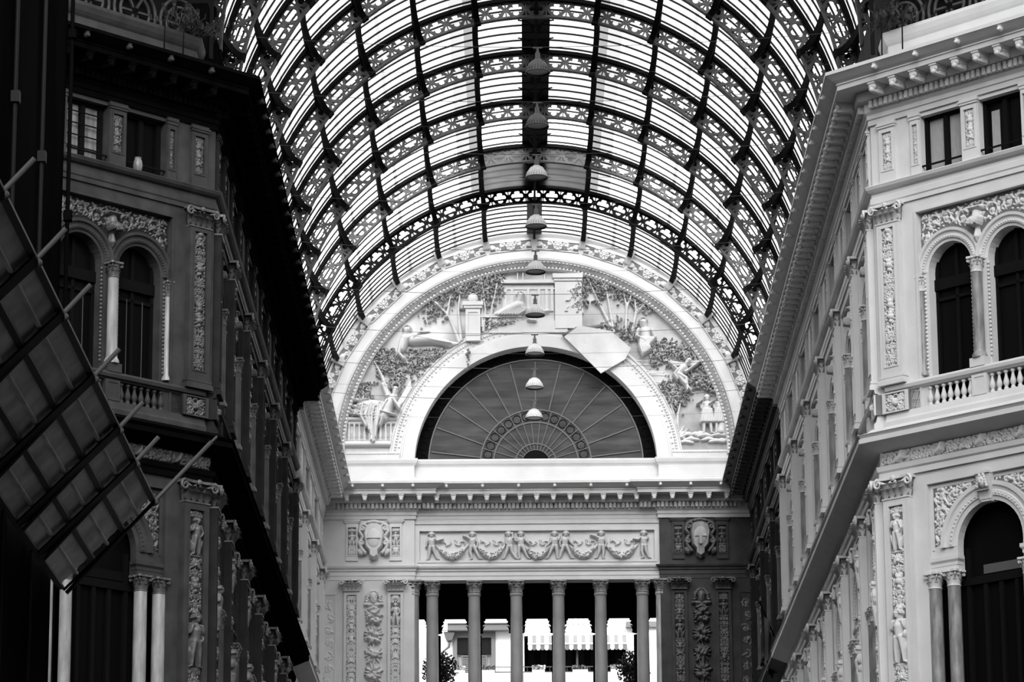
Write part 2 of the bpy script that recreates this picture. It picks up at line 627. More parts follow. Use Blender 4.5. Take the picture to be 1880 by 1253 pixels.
#@@PARTS@@
# ------------------------------------------------------------------ the rest of the crossing: dome over the octagon, near arm and its vault, cross arms
DOMEG = glass('dome_glass', 0.30)
OLD = mat('old_grey_stucco', 0.10, 0.85, 0.1, 0.2, 1.0)
_m = MB()
_prof = [(18.3 * math.cos(t * PI / 20), 31.0 + 15.0 * math.sin(t * PI / 20)) for t in range(10)] + [(0.3, 46.0)]
_m.lathe(_prof, 32, 0, 59.0, cap=False)
struct('ceiling_dome', _m.mesh('dome'), [DOMEG])
_m = MB()
for _i in range(16):
    _a = 2 * PI * (_i + .5) / 16
    _m.tube([(r * .99 * math.cos(_a), 59.0 + r * .99 * math.sin(_a), z - .1) for r, z in _prof], .14, 4)
for _r, _z in _prof[1:-1:2]:
    _m.tube([(_r * .99 * math.cos(2 * PI * w / 32), 59.0 + _r * .99 * math.sin(2 * PI * w / 32), _z - .1) for w in range(32)], .1, 4, 0, True)
struct('ceiling_dome_ribs', _m.mesh('ribs'), [IRON])
_m = MB(); _m.arch([(8.5, -12), (8.5, 40.9)], 0, VZ, 0, PI, 40, 0, False); struct('ceiling_near_vault', _m.mesh('vault'), [DOMEG])
for side, nm in ((1, 'right'), (-1, 'left')):
    _m = MB()
    pts = [(7.45, -12), (7.45, 40.85), (18.2, 51.6), (60, 51.6), (60, 50.6), (19, 50.6), (9, 40.5), (9, -12)]
    n = len(pts)
    _m.add([(side * x, y, 0) for x, y in pts] + [(side * x, y, 31.0) for x, y in pts], [tuple(range(n)), tuple(range(n, 2 * n))] + [(i, (i + 1) % n, n + (i + 1) % n, n + i) for i in range(n)])
    pts = [(13.2, 71.6), (18.2, 66.5), (60, 66.5), (60, 67.5), (19, 67.5), (14.6, 72.0)]
    n = len(pts)
    _m.add([(side * x, y, 0) for x, y in pts] + [(side * x, y, 28.2) for x, y in pts], [tuple(range(n)), tuple(range(n, 2 * n))] + [(i, (i + 1) % n, n + (i + 1) % n, n + i) for i in range(n)])
    struct('wall_crossing_%s' % nm, _m.mesh('wall'), [OLD])
    _m = MB()
    _m.arch([(8.5, 0), (8.5, 42)], 0, 0, 0, PI, 24, 0, False)
    _m.xf(Matrix.Translation((side * 18.2, 59, VZ)) @ Matrix.Rotation(-PI / 2 * side, 4, 'Z'))
    struct('ceiling_cross_vault_%s' % nm, _m.mesh('vault'), [DOMEG])

_m = MB(); _m.box(-9, 9, -13, -12, 0, 30); struct('wall_near_end', _m.mesh('wall'), [OLD])  # unseen end wall, added to shut out low sky light
for side, nm in ((1, 'right'), (-1, 'left')):
    _m = MB(); _m.box(*sorted((side * 60, side * 61)), 50, 68, 0, 30); struct('wall_cross_end_%s' % nm, _m.mesh('wall'), [OLD])  # cross arms closed unseen in the same way, against sky light
# ------------------------------------------------------------------ capitals, columns, pilasters
def leaf3(mb, base, ang, h, w, out, mi=0):
    """an acanthus leaf standing on base (x, y, z), facing direction ang, curling outward"""
    d = Vector((math.cos(ang), math.sin(ang), 0))
    t = Vector((-d.y, d.x, 0))
    v = []
    for i in range(7):
        q = i / 6
        zz = h * (q * 1.12 if q < .8 else .896 - (q - .8) * .5)
        oo = out * (q ** 2.2)
        ww = w * (.55 + .9 * math.sin(PI * min(1, q * .95 + .08))) * .5
        c = Vector(base) + d * oo + Vector((0, 0, zz))
        v += [c - t * ww - d * ww * .25, c + d * ww * .22, c + t * ww - d * ww * .25]
    f = []
    for i in range(6):
        f += [(3 * i, 3 * i + 1, 3 * i + 4, 3 * i + 3), (3 * i + 1, 3 * i + 2, 3 * i + 5, 3 * i + 4)]
    mb.add(v, f, mi, True)


def volute(mb, c, ang, r, th):
    d = Vector((math.cos(ang), math.sin(ang), 0))
    p = [Vector(c) + d * (rr * math.cos(a)) + Vector((0, 0, rr * math.sin(a))) for rr, a in
         [(r * (1 - .8 * i / 13), PI / 2 - 2 * PI * 1.4 * i / 13) for i in range(14)]]
    mb.tube(p, [th * (1 - .4 * i / 13) for i in range(14)], 5)


def round_capital(r, h):
    mb = MB()
    mb.lathe([(r * 1.0, 0), (r * 1.12, .02 * h), (r * 1.12, .07 * h), (r * .96, .1 * h), (r * .98, .5 * h), (r * 1.2, .86 * h)], 16)
    for row, (z, hh, o, k) in enumerate([(.08, .42, .42, 8), (.32, .42, .5, 8)]):
        for i in range(k):
            a = 2 * PI * (i + .5 * row) / k
            leaf3(mb, (r * .98 * math.cos(a), r * .98 * math.sin(a), z * h), a, hh * h, r * .62, r * o)
    for i in range(4):
        a = PI / 4 + i * PI / 2
        mb.tube([(r * 1.0 * math.cos(a), r * 1.0 * math.sin(a), .45 * h), (r * 1.2 * math.cos(a), r * 1.2 * math.sin(a), .68 * h), (r * 1.5 * math.cos(a), r * 1.5 * math.sin(a), .82 * h)], r * .12, 5)
        volute(mb, (r * 1.52 * math.cos(a), r * 1.52 * math.sin(a), .72 * h), a, r * .24, r * .09)
        b = i * PI / 2
        mb.ball((r * 1.28 * math.cos(b), r * 1.28 * math.sin(b), .9 * h), r * .2)
    o = []
    for i in range(4):
        a = PI / 4 + i * PI / 2
        o += [(r * 1.85 * math.cos(a - .09), r * 1.85 * math.sin(a - .09)), (r * 1.85 * math.cos(a + .09), r * 1.85 * math.sin(a + .09)),
              (r * 1.22 * math.cos(a + PI / 4), r * 1.22 * math.sin(a + PI / 4))]
    n = len(o)
    mb.add([(x, y, .87 * h) for x, y in o] + [(x, y, h) for x, y in o],
           [tuple(range(n))[::-1], tuple(range(n, 2 * n))] + [(i, (i + 1) % n, n + (i + 1) % n, n + i) for i in range(n)])
    return mb.mesh('capital')


def flat_capital(w, h, d, flare=1.32):
    """pilaster capital: w shaft width, d depth in front of the wall (front at y=-d)"""
    mb = MB()
    mb.box(-w / 2 * 1.06, w / 2 * 1.06, -d * 1.12, 0, 0, .07 * h)
    v = [(-w / 2, -d, .05 * h), (w / 2, -d, .05 * h), (w / 2, 0, .05 * h), (-w / 2, 0, .05 * h),
         (-w / 2 * 1.05, -d * .98, .9 * h), (w / 2 * 1.05, -d * .98, .9 * h), (w / 2 * 1.12, 0, .9 * h), (-w / 2 * 1.12, 0, .9 * h)]
    mb.add(v, [(0, 1, 5, 4), (1, 2, 6, 5), (3, 0, 4, 7), (4, 5, 6, 7)], 1)
    F = -PI / 2
    for row, (z, hh, n) in enumerate([(.07, .40, 4), (.3, .4, 3)]):
        for i in range(n):
            leaf3(mb, (-w / 2 + w * (i + .5) / n, -d * 1.03, z * h), F, hh * h * 1.1, w / n * .95, d * 1.15)
        for sx, a in ((-1, PI), (1, 0)):
            leaf3(mb, (sx * w / 2, -d * .5, z * h), a, hh * h, d * .8, w * .1)
    for sx in (-1, 1):
        a = F + sx * PI / 4
        c = (sx * w / 2 * flare * .9, -d * 1.35, .72 * h)
        mb.tube([(sx * w * .1, -d * 1.15, .42 * h), (sx * w * .28, -d * 1.3, .66 * h), (sx * w / 2 * flare * .9, -d * 1.45, .86 * h)], w * .045, 5)
        p = [(c[0] + .17 * w * (1 - .8 * i / 13) * math.cos(PI / 2 - sx * 8.5 * i / 13), c[1] - .02, c[2] + .17 * w * (1 - .8 * i / 13) * math.sin(PI / 2 - sx * 8.5 * i / 13)) for i in range(14)]
        mb.tube(p, [w * .06 * (1 - .4 * i / 13) for i in range(14)], 5)
        p = [(sx * w * .1 + sx * .1 * w * (1 - .8 * i / 9) * math.cos(PI / 2 + sx * 7 * i / 9), -d * 1.25, .66 * h + .1 * w * (1 - .8 * i / 9) * math.sin(PI / 2 + sx * 7 * i / 9)) for i in range(10)]
        mb.tube(p, w * .035, 5)
    mb.ball((0, -d * 1.4, .92 * h), w * .1, d * .25, w * .1)
    W = w / 2 * flare
    o = [(-W, -d * 1.55), (-W * .9, -d * 1.62), (-W * .4, -d * 1.32), (W * .4, -d * 1.32), (W * .9, -d * 1.62), (W, -d * 1.55), (W, 0), (-W, 0)]
    n = len(o)
    mb.add([(x, y, .88 * h) for x, y in o] + [(x, y, h) for x, y in o],
           [tuple(range(n))[::-1], tuple(range(n, 2 * n))] + [(i, (i + 1) % n, n + (i + 1) % n, n + i) for i in range(n)])
    return mb.mesh('capital')


def rect(x0, x1, z0, z1):
    return [(x0, z0), (x1, z0), (x1, z1), (x0, z1)]


def framed_shaft(w, z0, z1, d, px, pz0, pz1):
    mb = MB()
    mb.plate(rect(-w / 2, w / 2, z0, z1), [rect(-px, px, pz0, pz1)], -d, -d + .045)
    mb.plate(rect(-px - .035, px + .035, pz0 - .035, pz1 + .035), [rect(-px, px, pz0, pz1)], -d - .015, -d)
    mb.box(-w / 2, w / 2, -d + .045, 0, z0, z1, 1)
    for x in (-w / 2, w / 2):
        mb.box(x - .012, x + .012, -d + .03, 0, z0, z1, 0)
    return mb.mesh('shaft')


def relief_part(rf, y0=0.0, M=None, gain=1.0):
    mb = MB()
    rf.into(mb, y0, 0, .0015, gain)
    if M is not None:
        mb.xf(M)
    return mb.mesh('relief')


def moulded_base(w, h, d):
    mb = MB()
    mb.box(-w / 2, w / 2, -d * 1.35, 0, 0, h * .45)
    mb.box(-w / 2 * .96, w / 2 * .96, -d * 1.25, 0, h * .45, h * .62)
    mb.box(-w / 2 * .9, w / 2 * .9, -d * 1.15, 0, h * .62, h * .75)
    mb.box(-w / 2 * .94, w / 2 * .94, -d * 1.2, 0, h * .75, h)
    return mb.mesh('base')


MP = [framed_shaft(.61, .2, 3.72, .15, .175, .43, 3.62), None, flat_capital(.61, .46, .15), moulded_base(.76, .2, .15)]
mid_reliefs = [relief_part(candelabra(.35, 3.19, s), -.105, T(0, 0, .43), 1.9) for s in (11, 24, 37)]
LP = [framed_shaft(.70, .3, 5.25, .17, .20, .55, 5.1), None, flat_capital(.70, .5, .17), moulded_base(.9, .3, .17)]
low_reliefs = [relief_part(candelabra(.40, 4.55, s, figs=g), -.125, T(0, 0, .55), 1.8) for s, g in ((5, ((1.05, 1.15), (3.55, .8))), (8, ((1.55, 1.1), (3.6, .75))), (13, ((2.0, 1.0),)))]
AP = [framed_shaft(.46, 0, 1.32, .06, .14, .33, 1.21), None]
attic_relief = relief_part(candelabra(.28, .88, 41, .011), -.015, T(0, 0, .33), 1.9)
_m = MB(); _m.box(-.25, .25, -.09, 0, 0, .05); _m.box(-.27, .27, -.11, 0, .05, .1); _m.box(-.25, .25, -.08, 0, .1, .15)
AP_CAP = _m.mesh('cap')
NP = framed_shaft(.26, 0, 1.32, .05, .075, .28, 1.21)
narrow_relief = relief_part(candelabra(.15, .93, 43, .009), -.005, T(0, 0, .28), 2.0)
_m = MB(); _m.box(-.15, .15, -.07, 0, 0, .07); _m.box(-.16, .16, -.09, 0, .07, .15)
NP_CAP = _m.mesh('cap')


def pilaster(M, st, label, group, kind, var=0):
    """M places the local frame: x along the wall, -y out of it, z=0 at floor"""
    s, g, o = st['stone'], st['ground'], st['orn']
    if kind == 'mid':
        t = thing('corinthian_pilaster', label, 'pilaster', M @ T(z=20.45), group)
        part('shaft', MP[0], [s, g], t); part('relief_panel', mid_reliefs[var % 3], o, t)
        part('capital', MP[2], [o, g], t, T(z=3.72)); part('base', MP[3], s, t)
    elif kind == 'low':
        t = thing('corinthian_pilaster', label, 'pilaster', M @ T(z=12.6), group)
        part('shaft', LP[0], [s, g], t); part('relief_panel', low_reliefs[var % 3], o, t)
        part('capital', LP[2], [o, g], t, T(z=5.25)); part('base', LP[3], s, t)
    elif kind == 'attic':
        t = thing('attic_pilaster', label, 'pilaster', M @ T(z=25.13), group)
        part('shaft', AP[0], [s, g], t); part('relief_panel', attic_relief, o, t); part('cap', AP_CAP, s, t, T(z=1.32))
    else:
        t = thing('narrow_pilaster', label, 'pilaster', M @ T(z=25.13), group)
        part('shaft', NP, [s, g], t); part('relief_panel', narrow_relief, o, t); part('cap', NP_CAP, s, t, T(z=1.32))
    return t


# columns under the arched windows of the lower storey (3.6 m seen), slender columns of the twin windows
_m = MB(); _m.lathe([(.2, 0), (.2, .12), (.17, .16), (.185, .2), (.15, .25), (.15, .3), (.145, 3.35), (.15, 3.4)], 18)
LCOL = _m.mesh('shaft'); LCAP = round_capital(.142, .36)
_m = MB(); _m.lathe([(.17, 0), (.17, .06), (.15, .1), (.128, .14), (.128, .18), (.12, 1.9), (.125, 1.93)], 16)
TCOL = _m.mesh('shaft'); TCAP = round_capital(.122, .36)
_m = MB(); _m.lathe([(.12, 0), (.12, .05), (.09, .1), (.078, .14), (.072, 1.9), (.076, 1.93)], 12)
HCOL = _m.mesh('shaft'); HCAP = round_capital(.08, .36)


# ------------------------------------------------------------------ the twin-arched window of the middle storey
SPR = 22.9


def arch_poly(cx, cz, r, zb, n=16):
    return [(cx - r, zb)] + [(cx + r * math.cos(PI - PI * i / n), cz + r * math.sin(PI - PI * i / n)) for i in range(n + 1)] + [(cx + r, zb)]


def archivolt(r0, r1, y, n=24):
    mb = MB()
    d = r1 - r0
    mb.arch([(r0, y + .05), (r0, y - .0), (r0 + .22 * d, y - .01), (r0 + .25 * d, y - .045), (r0 + .5 * d, y - .05), (r0 + .55 * d, y - .02), (r0 + .7 * d, y - .03),
             (r0 + .78 * d, y - .075), (r1, y - .08), (r1, y + .05)], 0, 0, 0, PI, n)
    for i in range(34):
        a = PI * (i + .5) / 34
        rr = r0 + .37 * d
        mb.ball((rr * math.cos(a), y - .05, rr * math.sin(a)), .024, .02, .024, 6, 4)
    return mb.mesh('archivolt')


TW_ARCH = archivolt(.60, .90, .13)


def build_spandrel():
    rng = random.Random(3)
    w = 3.2
    rf = RF(-w / 2, w / 2, 22.85, 24.25, .014)
    rf.st([(0, 23.3), (0, 23.42), (0, 23.6), (0, 23.75), (0, 23.95)], [.04, .08, .04, .13, .11], [.05, .09, .06, .12, .09])
    rf.st([(-.14, 24.08), (.14, 24.08)], .06, .09)
    for q in range(7):
        rf.blob(-.15 + .05 * q, 24.08, .03, .12)
        leaf(rf, -.09 + .03 * q, 23.66, PI / 2 + (3 - q) * .1, .2, .04, 0, .15)
    for sx in (-1,):
        for cx, cz, r, sg in ((-.42, 23.95, .19, 1), (-.85, 24.03, .17, -1), (-1.22, 24.0, .18, 1), (-1.45, 23.62, .14, -1), (-1.5, 23.3, .1, 1)):
            scroll(rf, cx, cz, r, 0.4 if sg > 0 else -.4 + PI, sg, .03, rng)
        for x, z, a in ((-.2, 23.75, 2.4), (-.25, 23.5, 2.6), (-.65, 23.92, 2.0), (-1.05, 23.9, 2.3), (-1.35, 23.75, 3.6), (-1.5, 23.1, 1.9), (-1.42, 24.15, 3.0)):
            leaf(rf, x, z, a, .2, .075, .8)
    filler(rf, 700, .13, .045, rng, lambda x, z: x < 0 and (x + .83) ** 2 + (z - SPR) ** 2 > .97 ** 2)
    rf.mirror()
    rf.mask(lambda X, Z: ((np.abs(X) - .83) ** 2 + (Z - SPR) ** 2 > .91 ** 2) & (np.abs(X) < 1.57) & ~((np.abs(X) < .5) & (Z < 23.25)))
    return relief_part(rf, .125, None, 1.7)


TW_SPAN = build_spandrel()
_m = MB()
_h = []
for _i in range(33):
    _a = PI - PI * _i / 32
    _h.append((-.83 + .905 * math.cos(_a), SPR + .905 * math.sin(_a)))
_h = [p for p in _h if p[0] < -.001] 
_h2 = [(-x, z) for x, z in _h][::-1]
_m.plate([(-1.6, 22.95), ] + _h[1:] + [(0, SPR + .36)] + _h2[:-1] + [(1.6, 22.95), (1.6, 24.28), (-1.6, 24.28)], [], .122, .13)
TW_GND = _m.mesh('ground')
_m = MB()
for _x in (-1.535, -.13 - .1, .13 + .1, 1.535):      # beaded strips up the jambs
    for _i in range(24):
        _m.ball((_x, .125, 20.72 + _i * .09), .035, .03, .04, 6, 4)
TW_STRIP = _m.mesh('jamb_ornament')
_m = MB()
for _sx in (-1, 1):
    _m.box(_sx * .83 - .62, _sx * .83 + .62, .42, .45, 19.6, 23.6, 1)
    for _x in (-.57, 0, .57):
        _m.box(_sx * .83 + _x - .04, _sx * .83 + _x + .04, .36, .44, 19.6, 23.5)
    _m.box(_sx * .83 - .62, _sx * .83 + .62, .32, .44, 22.5, 22.75)
    _m.box(_sx * .83 - .62, _sx * .83 + .62, .36, .44, 22.25, 22.32)
TW_FRAME = _m.mesh('window_frame')
_m = MB(); _m.box(-.2, .2, -.12, .14, 0, .2); TW_BLOCK = _m.mesh('block')
_m = MB()
for _sx in (-1, 1):
    for _x in (-.16, .28):
        _m.box(_sx * .83 + _x - .008, _sx * .83 + _x + .008, .35, .36, 19.8, 22.3)
TW_EDGE = _m.mesh('door_edge')


def twin_window(M, st, label, group):
    t = thing('twin_arched_window', label, 'window', M @ T(z=20.45), group)
    d = T(z=-20.45)
    s, o = st['stone'], st['orn']
    for sx in (-1, 1):
        part('archivolt', TW_ARCH, s, t, T(sx * .83, 0, SPR - 20.45))
        h = part('half_column', HCOL, st['marble'], t, T(sx * 1.63, .1, .1))
        part('capital', HCAP, o, h, T(z=1.93))
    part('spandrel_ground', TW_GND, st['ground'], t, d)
    part('spandrel_relief', TW_SPAN, o, t, d)
    part('jamb_ornament', TW_STRIP, o, t, d)
    part('window_frame', TW_FRAME, [TIMBER, PANE], t, d)
    if st['dirty']:
        part('door_edge', TW_EDGE, TUBE, t, d)
    part('column_block', TW_BLOCK, s, t)
    c = part('column', TCOL, st['marble'], t, T(0, .0, .2))
    part('capital', TCAP, o, c, T(z=1.93))
    return t


# balustrade below it
BAL_PROF = [(.055, 0), (.055, .04), (.035, .055), (.045, .085), (.07, .13), (.065, .19), (.04, .27), (.027, .34), (.027, .36), (.045, .375), (.05, .385), (.05, .42)]
_m = MB(); _m.lathe(BAL_PROF, 10); BALUSTER = _m.mesh('baluster')
_m = MB()
_m.sweep([(-.25, 20.28), (.02, 20.28), (.04, 20.31), (.1, 20.33), (.12, 20.4), (.1, 20.45), (-.25, 20.45)], [(2.6, 0), (1.86, 0), (1.86, .0), (-1.86, 0), (-2.6, 0)][::-1], 0, True)
RAIL = _m.mesh('rail')
_m = MB()
_m.sweep([(-.25, 19.5), (.14, 19.5), (.14, 19.62), (.09, 19.68), (.06, 19.82), (-.25, 19.82)], [(-2.6, 0), (2.6, 0)], 0, True)
PLINTH = _m.mesh('plinth')
_m = MB(); _m.box(-.2, .2, -.06, .2, 0, .46); _m.plate(rect(-.2, .2, 0, .46), [rect(-.13, .13, .07, .4)], -.075, -.06); PEDC = _m.mesh('pedestal')
_m = MB(); _m.box(-.36, .36, -.1, .2, 0, .46, 1); _m.plate(rect(-.36, .36, 0, .46), [rect(-.28, .28, .02, .43)], -.14, -.1, 0); PEDO = _m.mesh('pedestal')
_m = MB(); _m.box(-.55, .55, -.03, .2, 0, .46); PEDW = _m.mesh('pedestal')


def ped_relief():
    rng = random.Random(9)
    rf = RF(-.28, .28, 0.02, .43, .012)
    for cx, cz, r, sg in ((-.15, .3, .09, 1), (-.15, .13, .09, -1)):
        scroll(rf, cx, cz, r, 0, sg, .018, rng)
    for a in (2.0, 2.6, 3.3, 4.0):
        leaf(rf, -.04, .22, a, .2, .05, .5)
    filler(rf, 120, .09, .03, rng, lambda x, z: x < 0)
    rf.mirror()
    rf.st([(0, .2), (0, .26)], [.05, .06], .07)
    rf.mask(lambda X, Z: np.abs(X) < .27)
    return relief_part(rf, -.1, None, 1.6)


PED_REL = ped_relief()


def balustrade(M, st, label, group, full=True):
    t = thing('balustrade', label, 'balustrade', M @ T(z=19.5), group)
    d = T(z=-19.5)
    s = st['stone']
    part('rail', RAIL, s, t, d); part('plinth', PLINTH, s, t, d)
    part('pedestal', PEDC, s, t, T(z=.32))
    for sx in (-1, 1):
        p = part('pedestal', PEDO, [s, st['ground']], t, T(sx * 2.3, 0, .32))
        part('relief_panel', PED_REL, st['orn'], p)
        part('pedestal', PEDW, s, t, T(sx * 1.95, .03, .32))
    if full:
        for sx in (-1, 1):
            for i in range(7):
                part('baluster', BALUSTER, s, t, T(sx * (.30 + .185 * i), .02, .33))
    return t


# ------------------------------------------------------------------ arched window of the lower storey
LSP = 16.62
LW_ARCH = archivolt(.88, 1.30, .10, 30)


def build_low_spandrel(sx):
    rng = random.Random(6)
    rf = RF(-1.5, 0, 16.6, 18.0, .014)
    scroll(rf, -1.28, 17.35, .17, 0, 1, .032, rng)
    scroll(rf, -1.36, 16.98, .11, PI, -1, .026, rng)
    scroll(rf, -.85, 17.83, .13, 0, -1, .026, rng)
    scroll(rf, -.52, 17.92, .08, PI, 1, .02, rng)
    fig(rf, -1.2, 17.5, .42, dict(lel=(.25, .75), lha=(.4, .7), lft=(.3, .1), lkn=(.2, .3)), k=1.2)
    for x, z, a in ((-1.4, 17.6, 1.6), (-1.42, 17.2, 2.4), (-1.0, 17.75, .6), (-.7, 17.85, 0.2), (-1.4, 16.75, 1.5), (-1.35, 17.9, .2)):
        leaf(rf, x, z, a, .2, .08, .7)
    filler(rf, 900, .13, .045, rng, lambda x, z: x * x + (z - LSP) ** 2 > 1.36 ** 2 and x > -1.45)
    rf.mask(lambda X, Z: (X ** 2 + (Z - LSP) ** 2 > 1.31 ** 2) & (X > -1.47) & (Z > 16.7) & (Z < 17.97) & (X < -.2))
    if sx > 0:
        rf.H = rf.H[:, ::-1]
        rf.x0 = 0.0
        rf.xs = np.arange(rf.nx) * rf.res
    return relief_part(rf, .095, None, 1.7)


_m = MB()
_o = [(1.31 * math.cos(PI - PI * i / 32), LSP + 1.31 * math.sin(PI - PI * i / 32)) for i in range(33)]
_m.plate([(-1.49, LSP + .05)] + [q for q in _o if q[1] > LSP + .05] + [(1.49, LSP + .05), (1.49, 17.97), (-1.49, 17.97)], [], .093, .1)
LW_GND = _m.mesh('ground')
LW_SP = {s: build_low_spandrel(s) for s in (-1, 1)}
_m = MB()
_m.sweep([(-.2, 0), (.0, 0), (.0, .1), (.03, .13), (.03, .2), (.07, .25), (.07, .33), (-.2, .33)], [(-.38, .15), (-.38, 0), (.38, 0), (.38, .15)][0:4], 0, True)
_m.box(-.38, .38, -.02, .25, 0, .33)
LW_IMP = _m.mesh('impost')


def keystone_mesh():
    mb = MB()
    mb.add([(-.13, -.1, 0), (.13, -.1, 0), (.13, .12, 0), (-.13, .12, 0), (-.19, -.2, .62), (.19, -.2, .62), (.19, .12, .62), (-.19, .12, .62)],
           [(0, 1, 5, 4), (1, 2, 6, 5), (3, 0, 4, 7), (4, 5, 6, 7), (0, 3, 2, 1)])
    for i in range(5):
        leaf3(mb, ((i - 2) * .06, -.12, .05), -PI / 2, .22, .09, .12)
    mb.ball((0, -.2, .42), .1, .1, .13)
    mb.ball((0, -.3, .4), .022, .03, .035)
    for sx in (-1, 1):
        mb.ball((sx * .04, -.285, .45), .02)
        for k in range(5):
            mb.ball((sx * (.05 + .02 * k), -.22, .56 - .06 * k), .045)
    mb.box(-.2, .2, -.24, .1, .6, .66)
    return mb.mesh('keystone')


KEY = keystone_mesh()
_m = MB()
_m.box(-1.7, 1.7, .5, .53, 11.5, 17.6, 1)
for _x in (-.88, -.42, 0, .42, .88):
    _m.box(_x - .05, _x + .05, .42, .5, 11.5, 15.8)
_m.box(-1.7, 1.7, .4, .5, 15.78, 15.95)
for _x in (-.88, .88):
    _m.box(_x - .05, _x + .05, .42, .5, 15.8, 16.6)
_m.box(-.5, .82, .485, .5, 16.0, 16.2, 2)
LW_FRAME = _m.mesh('window_frame')


def low_window(M, st, label, group):
    t = thing('arched_window', label, 'window', M @ T(z=12.3), group)
    d = T(z=-12.3)
    s, o = st['stone'], st['orn']
    part('archivolt', LW_ARCH, s, t, T(z=LSP - 12.3))
    part('keystone', KEY, o, t, T(0, .1, 17.46 - 12.3))
    part('spandrel_ground', LW_GND, st['ground'], t, d)
    for sx in (-1, 1):
        part('spandrel_relief', LW_SP[sx], o, t, d)
        part('impost', LW_IMP, s, t, T(sx * 1.28, .1, 16.09 - 12.3))
    part('window_frame', LW_FRAME, [TIMBER, PANE, TUBE if not st['dirty'] else TIMBER], t, d)
    return t


def low_columns(M, st, where, group):
    for i, u in enumerate((-1.53, -1.02, 1.02, 1.53)):
        t = thing('marble_column', where[i], 'column', M @ T(u, .1, 12.35), group)
        part('shaft', LCOL, st['marble'], t)
        part('capital', LCAP, st['orn'], t, T(z=3.39))


# attic windows
_m = MB()
for _x in (-.56, 0, .5):
    _m.box(_x - (.05 if _x else .06), _x + (.05 if _x else .06), .16, .24, 0, 1.36)
_m.box(-.6, .6, .16, .24, 1.28, 1.36)
_m.box(-.6, .6, .25, .27, 0, 1.4, 1)
AW_FRAME = _m.mesh('window_frame')
_m = MB(); _m.box(-.62, .62, .02, .05, .17, .21); _m.box(-.62, .62, .02, .05, .04, .06); AW_BAR = _m.mesh('guard_rail')
_m = MB(); _m.box(-.5, -.07, .24, .25, .0, 1.28); _m.box(.07, .45, .24, .25, .0, 1.28); AW_BLIND = _m.mesh('blind_reflection')
_m = MB(); _m.box(-.42, -.2, .24, .25, .1, 1.1); AW_REFL = _m.mesh('blind_reflection')  # narrow pale strip, a pane's reflection painted as colour
_m = MB()
for _k in range(4):
    _m.box(-.56, .5, .15, .16, .27 * (_k + 1), .27 * (_k + 1) + .03)
AW_MUNT = _m.mesh('muntin')


def attic_window(M, st, label, group, blind_reflection=0):
    t = thing('attic_window', label, 'window', M @ T(z=25.15), group)
    part('window_frame', AW_FRAME, [TIMBER, PANE], t)
    part('guard_rail', AW_BAR, IRON, t)
    if blind_reflection:
        part('blind_reflection', AW_BLIND if blind_reflection == 1 else AW_REFL, BLIND_REFL if not st['dirty'] else MARB_C, t)
    if st['dirty'] and blind_reflection:
        part('muntin', AW_MUNT, TIMBER, t)
    return t


# ------------------------------------------------------------------ wall plates of one bay, added to a wall's mesh
def bay_plates(mb, M, half, half2=None, sx=1.0):
    a, b = -half, (half if half2 is None else half2)
    n0 = len(mb.v)
    lo = [(-1.66, 12.0), (-1.66, 18.05), (1.66, 18.05), (1.66, 12.0)]
    mb.plate([(a, 11.5), (b, 11.5), (b, 18.37), (a, 18.37)], [[(-1.6, 12.3), (1.6, 12.3), (1.6, 18.08), (-1.6, 18.08)]], 0, .10)
    ap = [(-1.66, 12.3), (-1.66, 16.09), (-.88, 16.09)] + [(.88 * math.cos(PI - PI * i / 18), LSP + .88 * math.sin(PI - PI * i / 18)) for i in range(19)] + [(.88, 16.09), (1.66, 16.09), (1.66, 12.3)]
    mb.plate([(-1.75, 12.2), (1.75, 12.2), (1.75, 18.2), (-1.75, 18.2)], [ap], .10, .30)
    mb.plate([(-1.56, 16.6), (-1.5, 16.6), (-1.5, 17.98), (1.5, 17.98), (1.5, 16.6), (1.56, 16.6), (1.56, 18.04), (-1.56, 18.04)], [], .085, .1)
    mb.box(a, b, 0, .5, 18.37, 19.5)
    mb.plate(rect(a, b, 19.5, 24.62), [rect(-1.62, 1.62, 19.6, 24.3)], 0, .13)
    mb.plate(rect(-1.67, 1.67, 19.55, 24.35), [rect(-1.62, 1.62, 19.6, 24.3)], -.03, 0)
    mb.plate(rect(-1.7, 1.7, 19.55, 24.4), [arch_poly(-.83, SPR, .6, 19.6), arch_poly(.83, SPR, .6, 19.6)], .13, .42)
    mb.box(a, b, 0, .5, 24.62, 25.13)
    mb.plate(rect(a, b, 25.13, 26.62), [rect(-1.42, -.23, 25.15, 26.5), rect(.23, 1.42, 25.15, 26.5)], 0, .26)
    mb.box(a, b, 0, .5, 26.62, 28.2)
    mb.xf(M, n0)


LOWC = [(0, 18.37), (.06, 18.37), (.06, 18.5), (.1, 18.54), (.12, 18.65), (.02, 18.67), (.02, 18.98), (.1, 19.0), (.4, 19.12), (.5, 19.15), (.5, 19.25), (.46, 19.27), (.53, 19.34), (.3, 19.42), (.2, 19.5), (0, 19.5)]
SILL = [(0, 24.6), (.04, 24.6), (.04, 24.70), (.06, 24.73), (.06, 24.86), (.03, 24.88), (.03, 24.98), (.1, 25.0), (.15, 25.05), (.18, 25.12), (.16, 25.14), (0, 25.15)]
MAINC = [(-.02, 26.60), (.05, 26.60), (.05, 26.72), (.08, 26.74), (.08, 26.84), (.13, 26.90), (.13, 27.12), (.27, 27.14), (.31, 27.2), (.31, 27.36), (.76, 27.36), (.76, 27.47), (.79, 27.48), (.77, 27.52), (.86, 27.57), (1.0, 27.67), (1.03, 27.68), (1.03, 27.76), (.93, 27.77), (.1, 28.0), (-.02, 28.0)]
_m = MB()
_m.box(-.075, .075, -.72, -.28, .03, .16); _m.box(-.1, .1, -.74, -.28, .115, .17); _m.box(-.06, .06, -.68, -.3, -.07, .03)
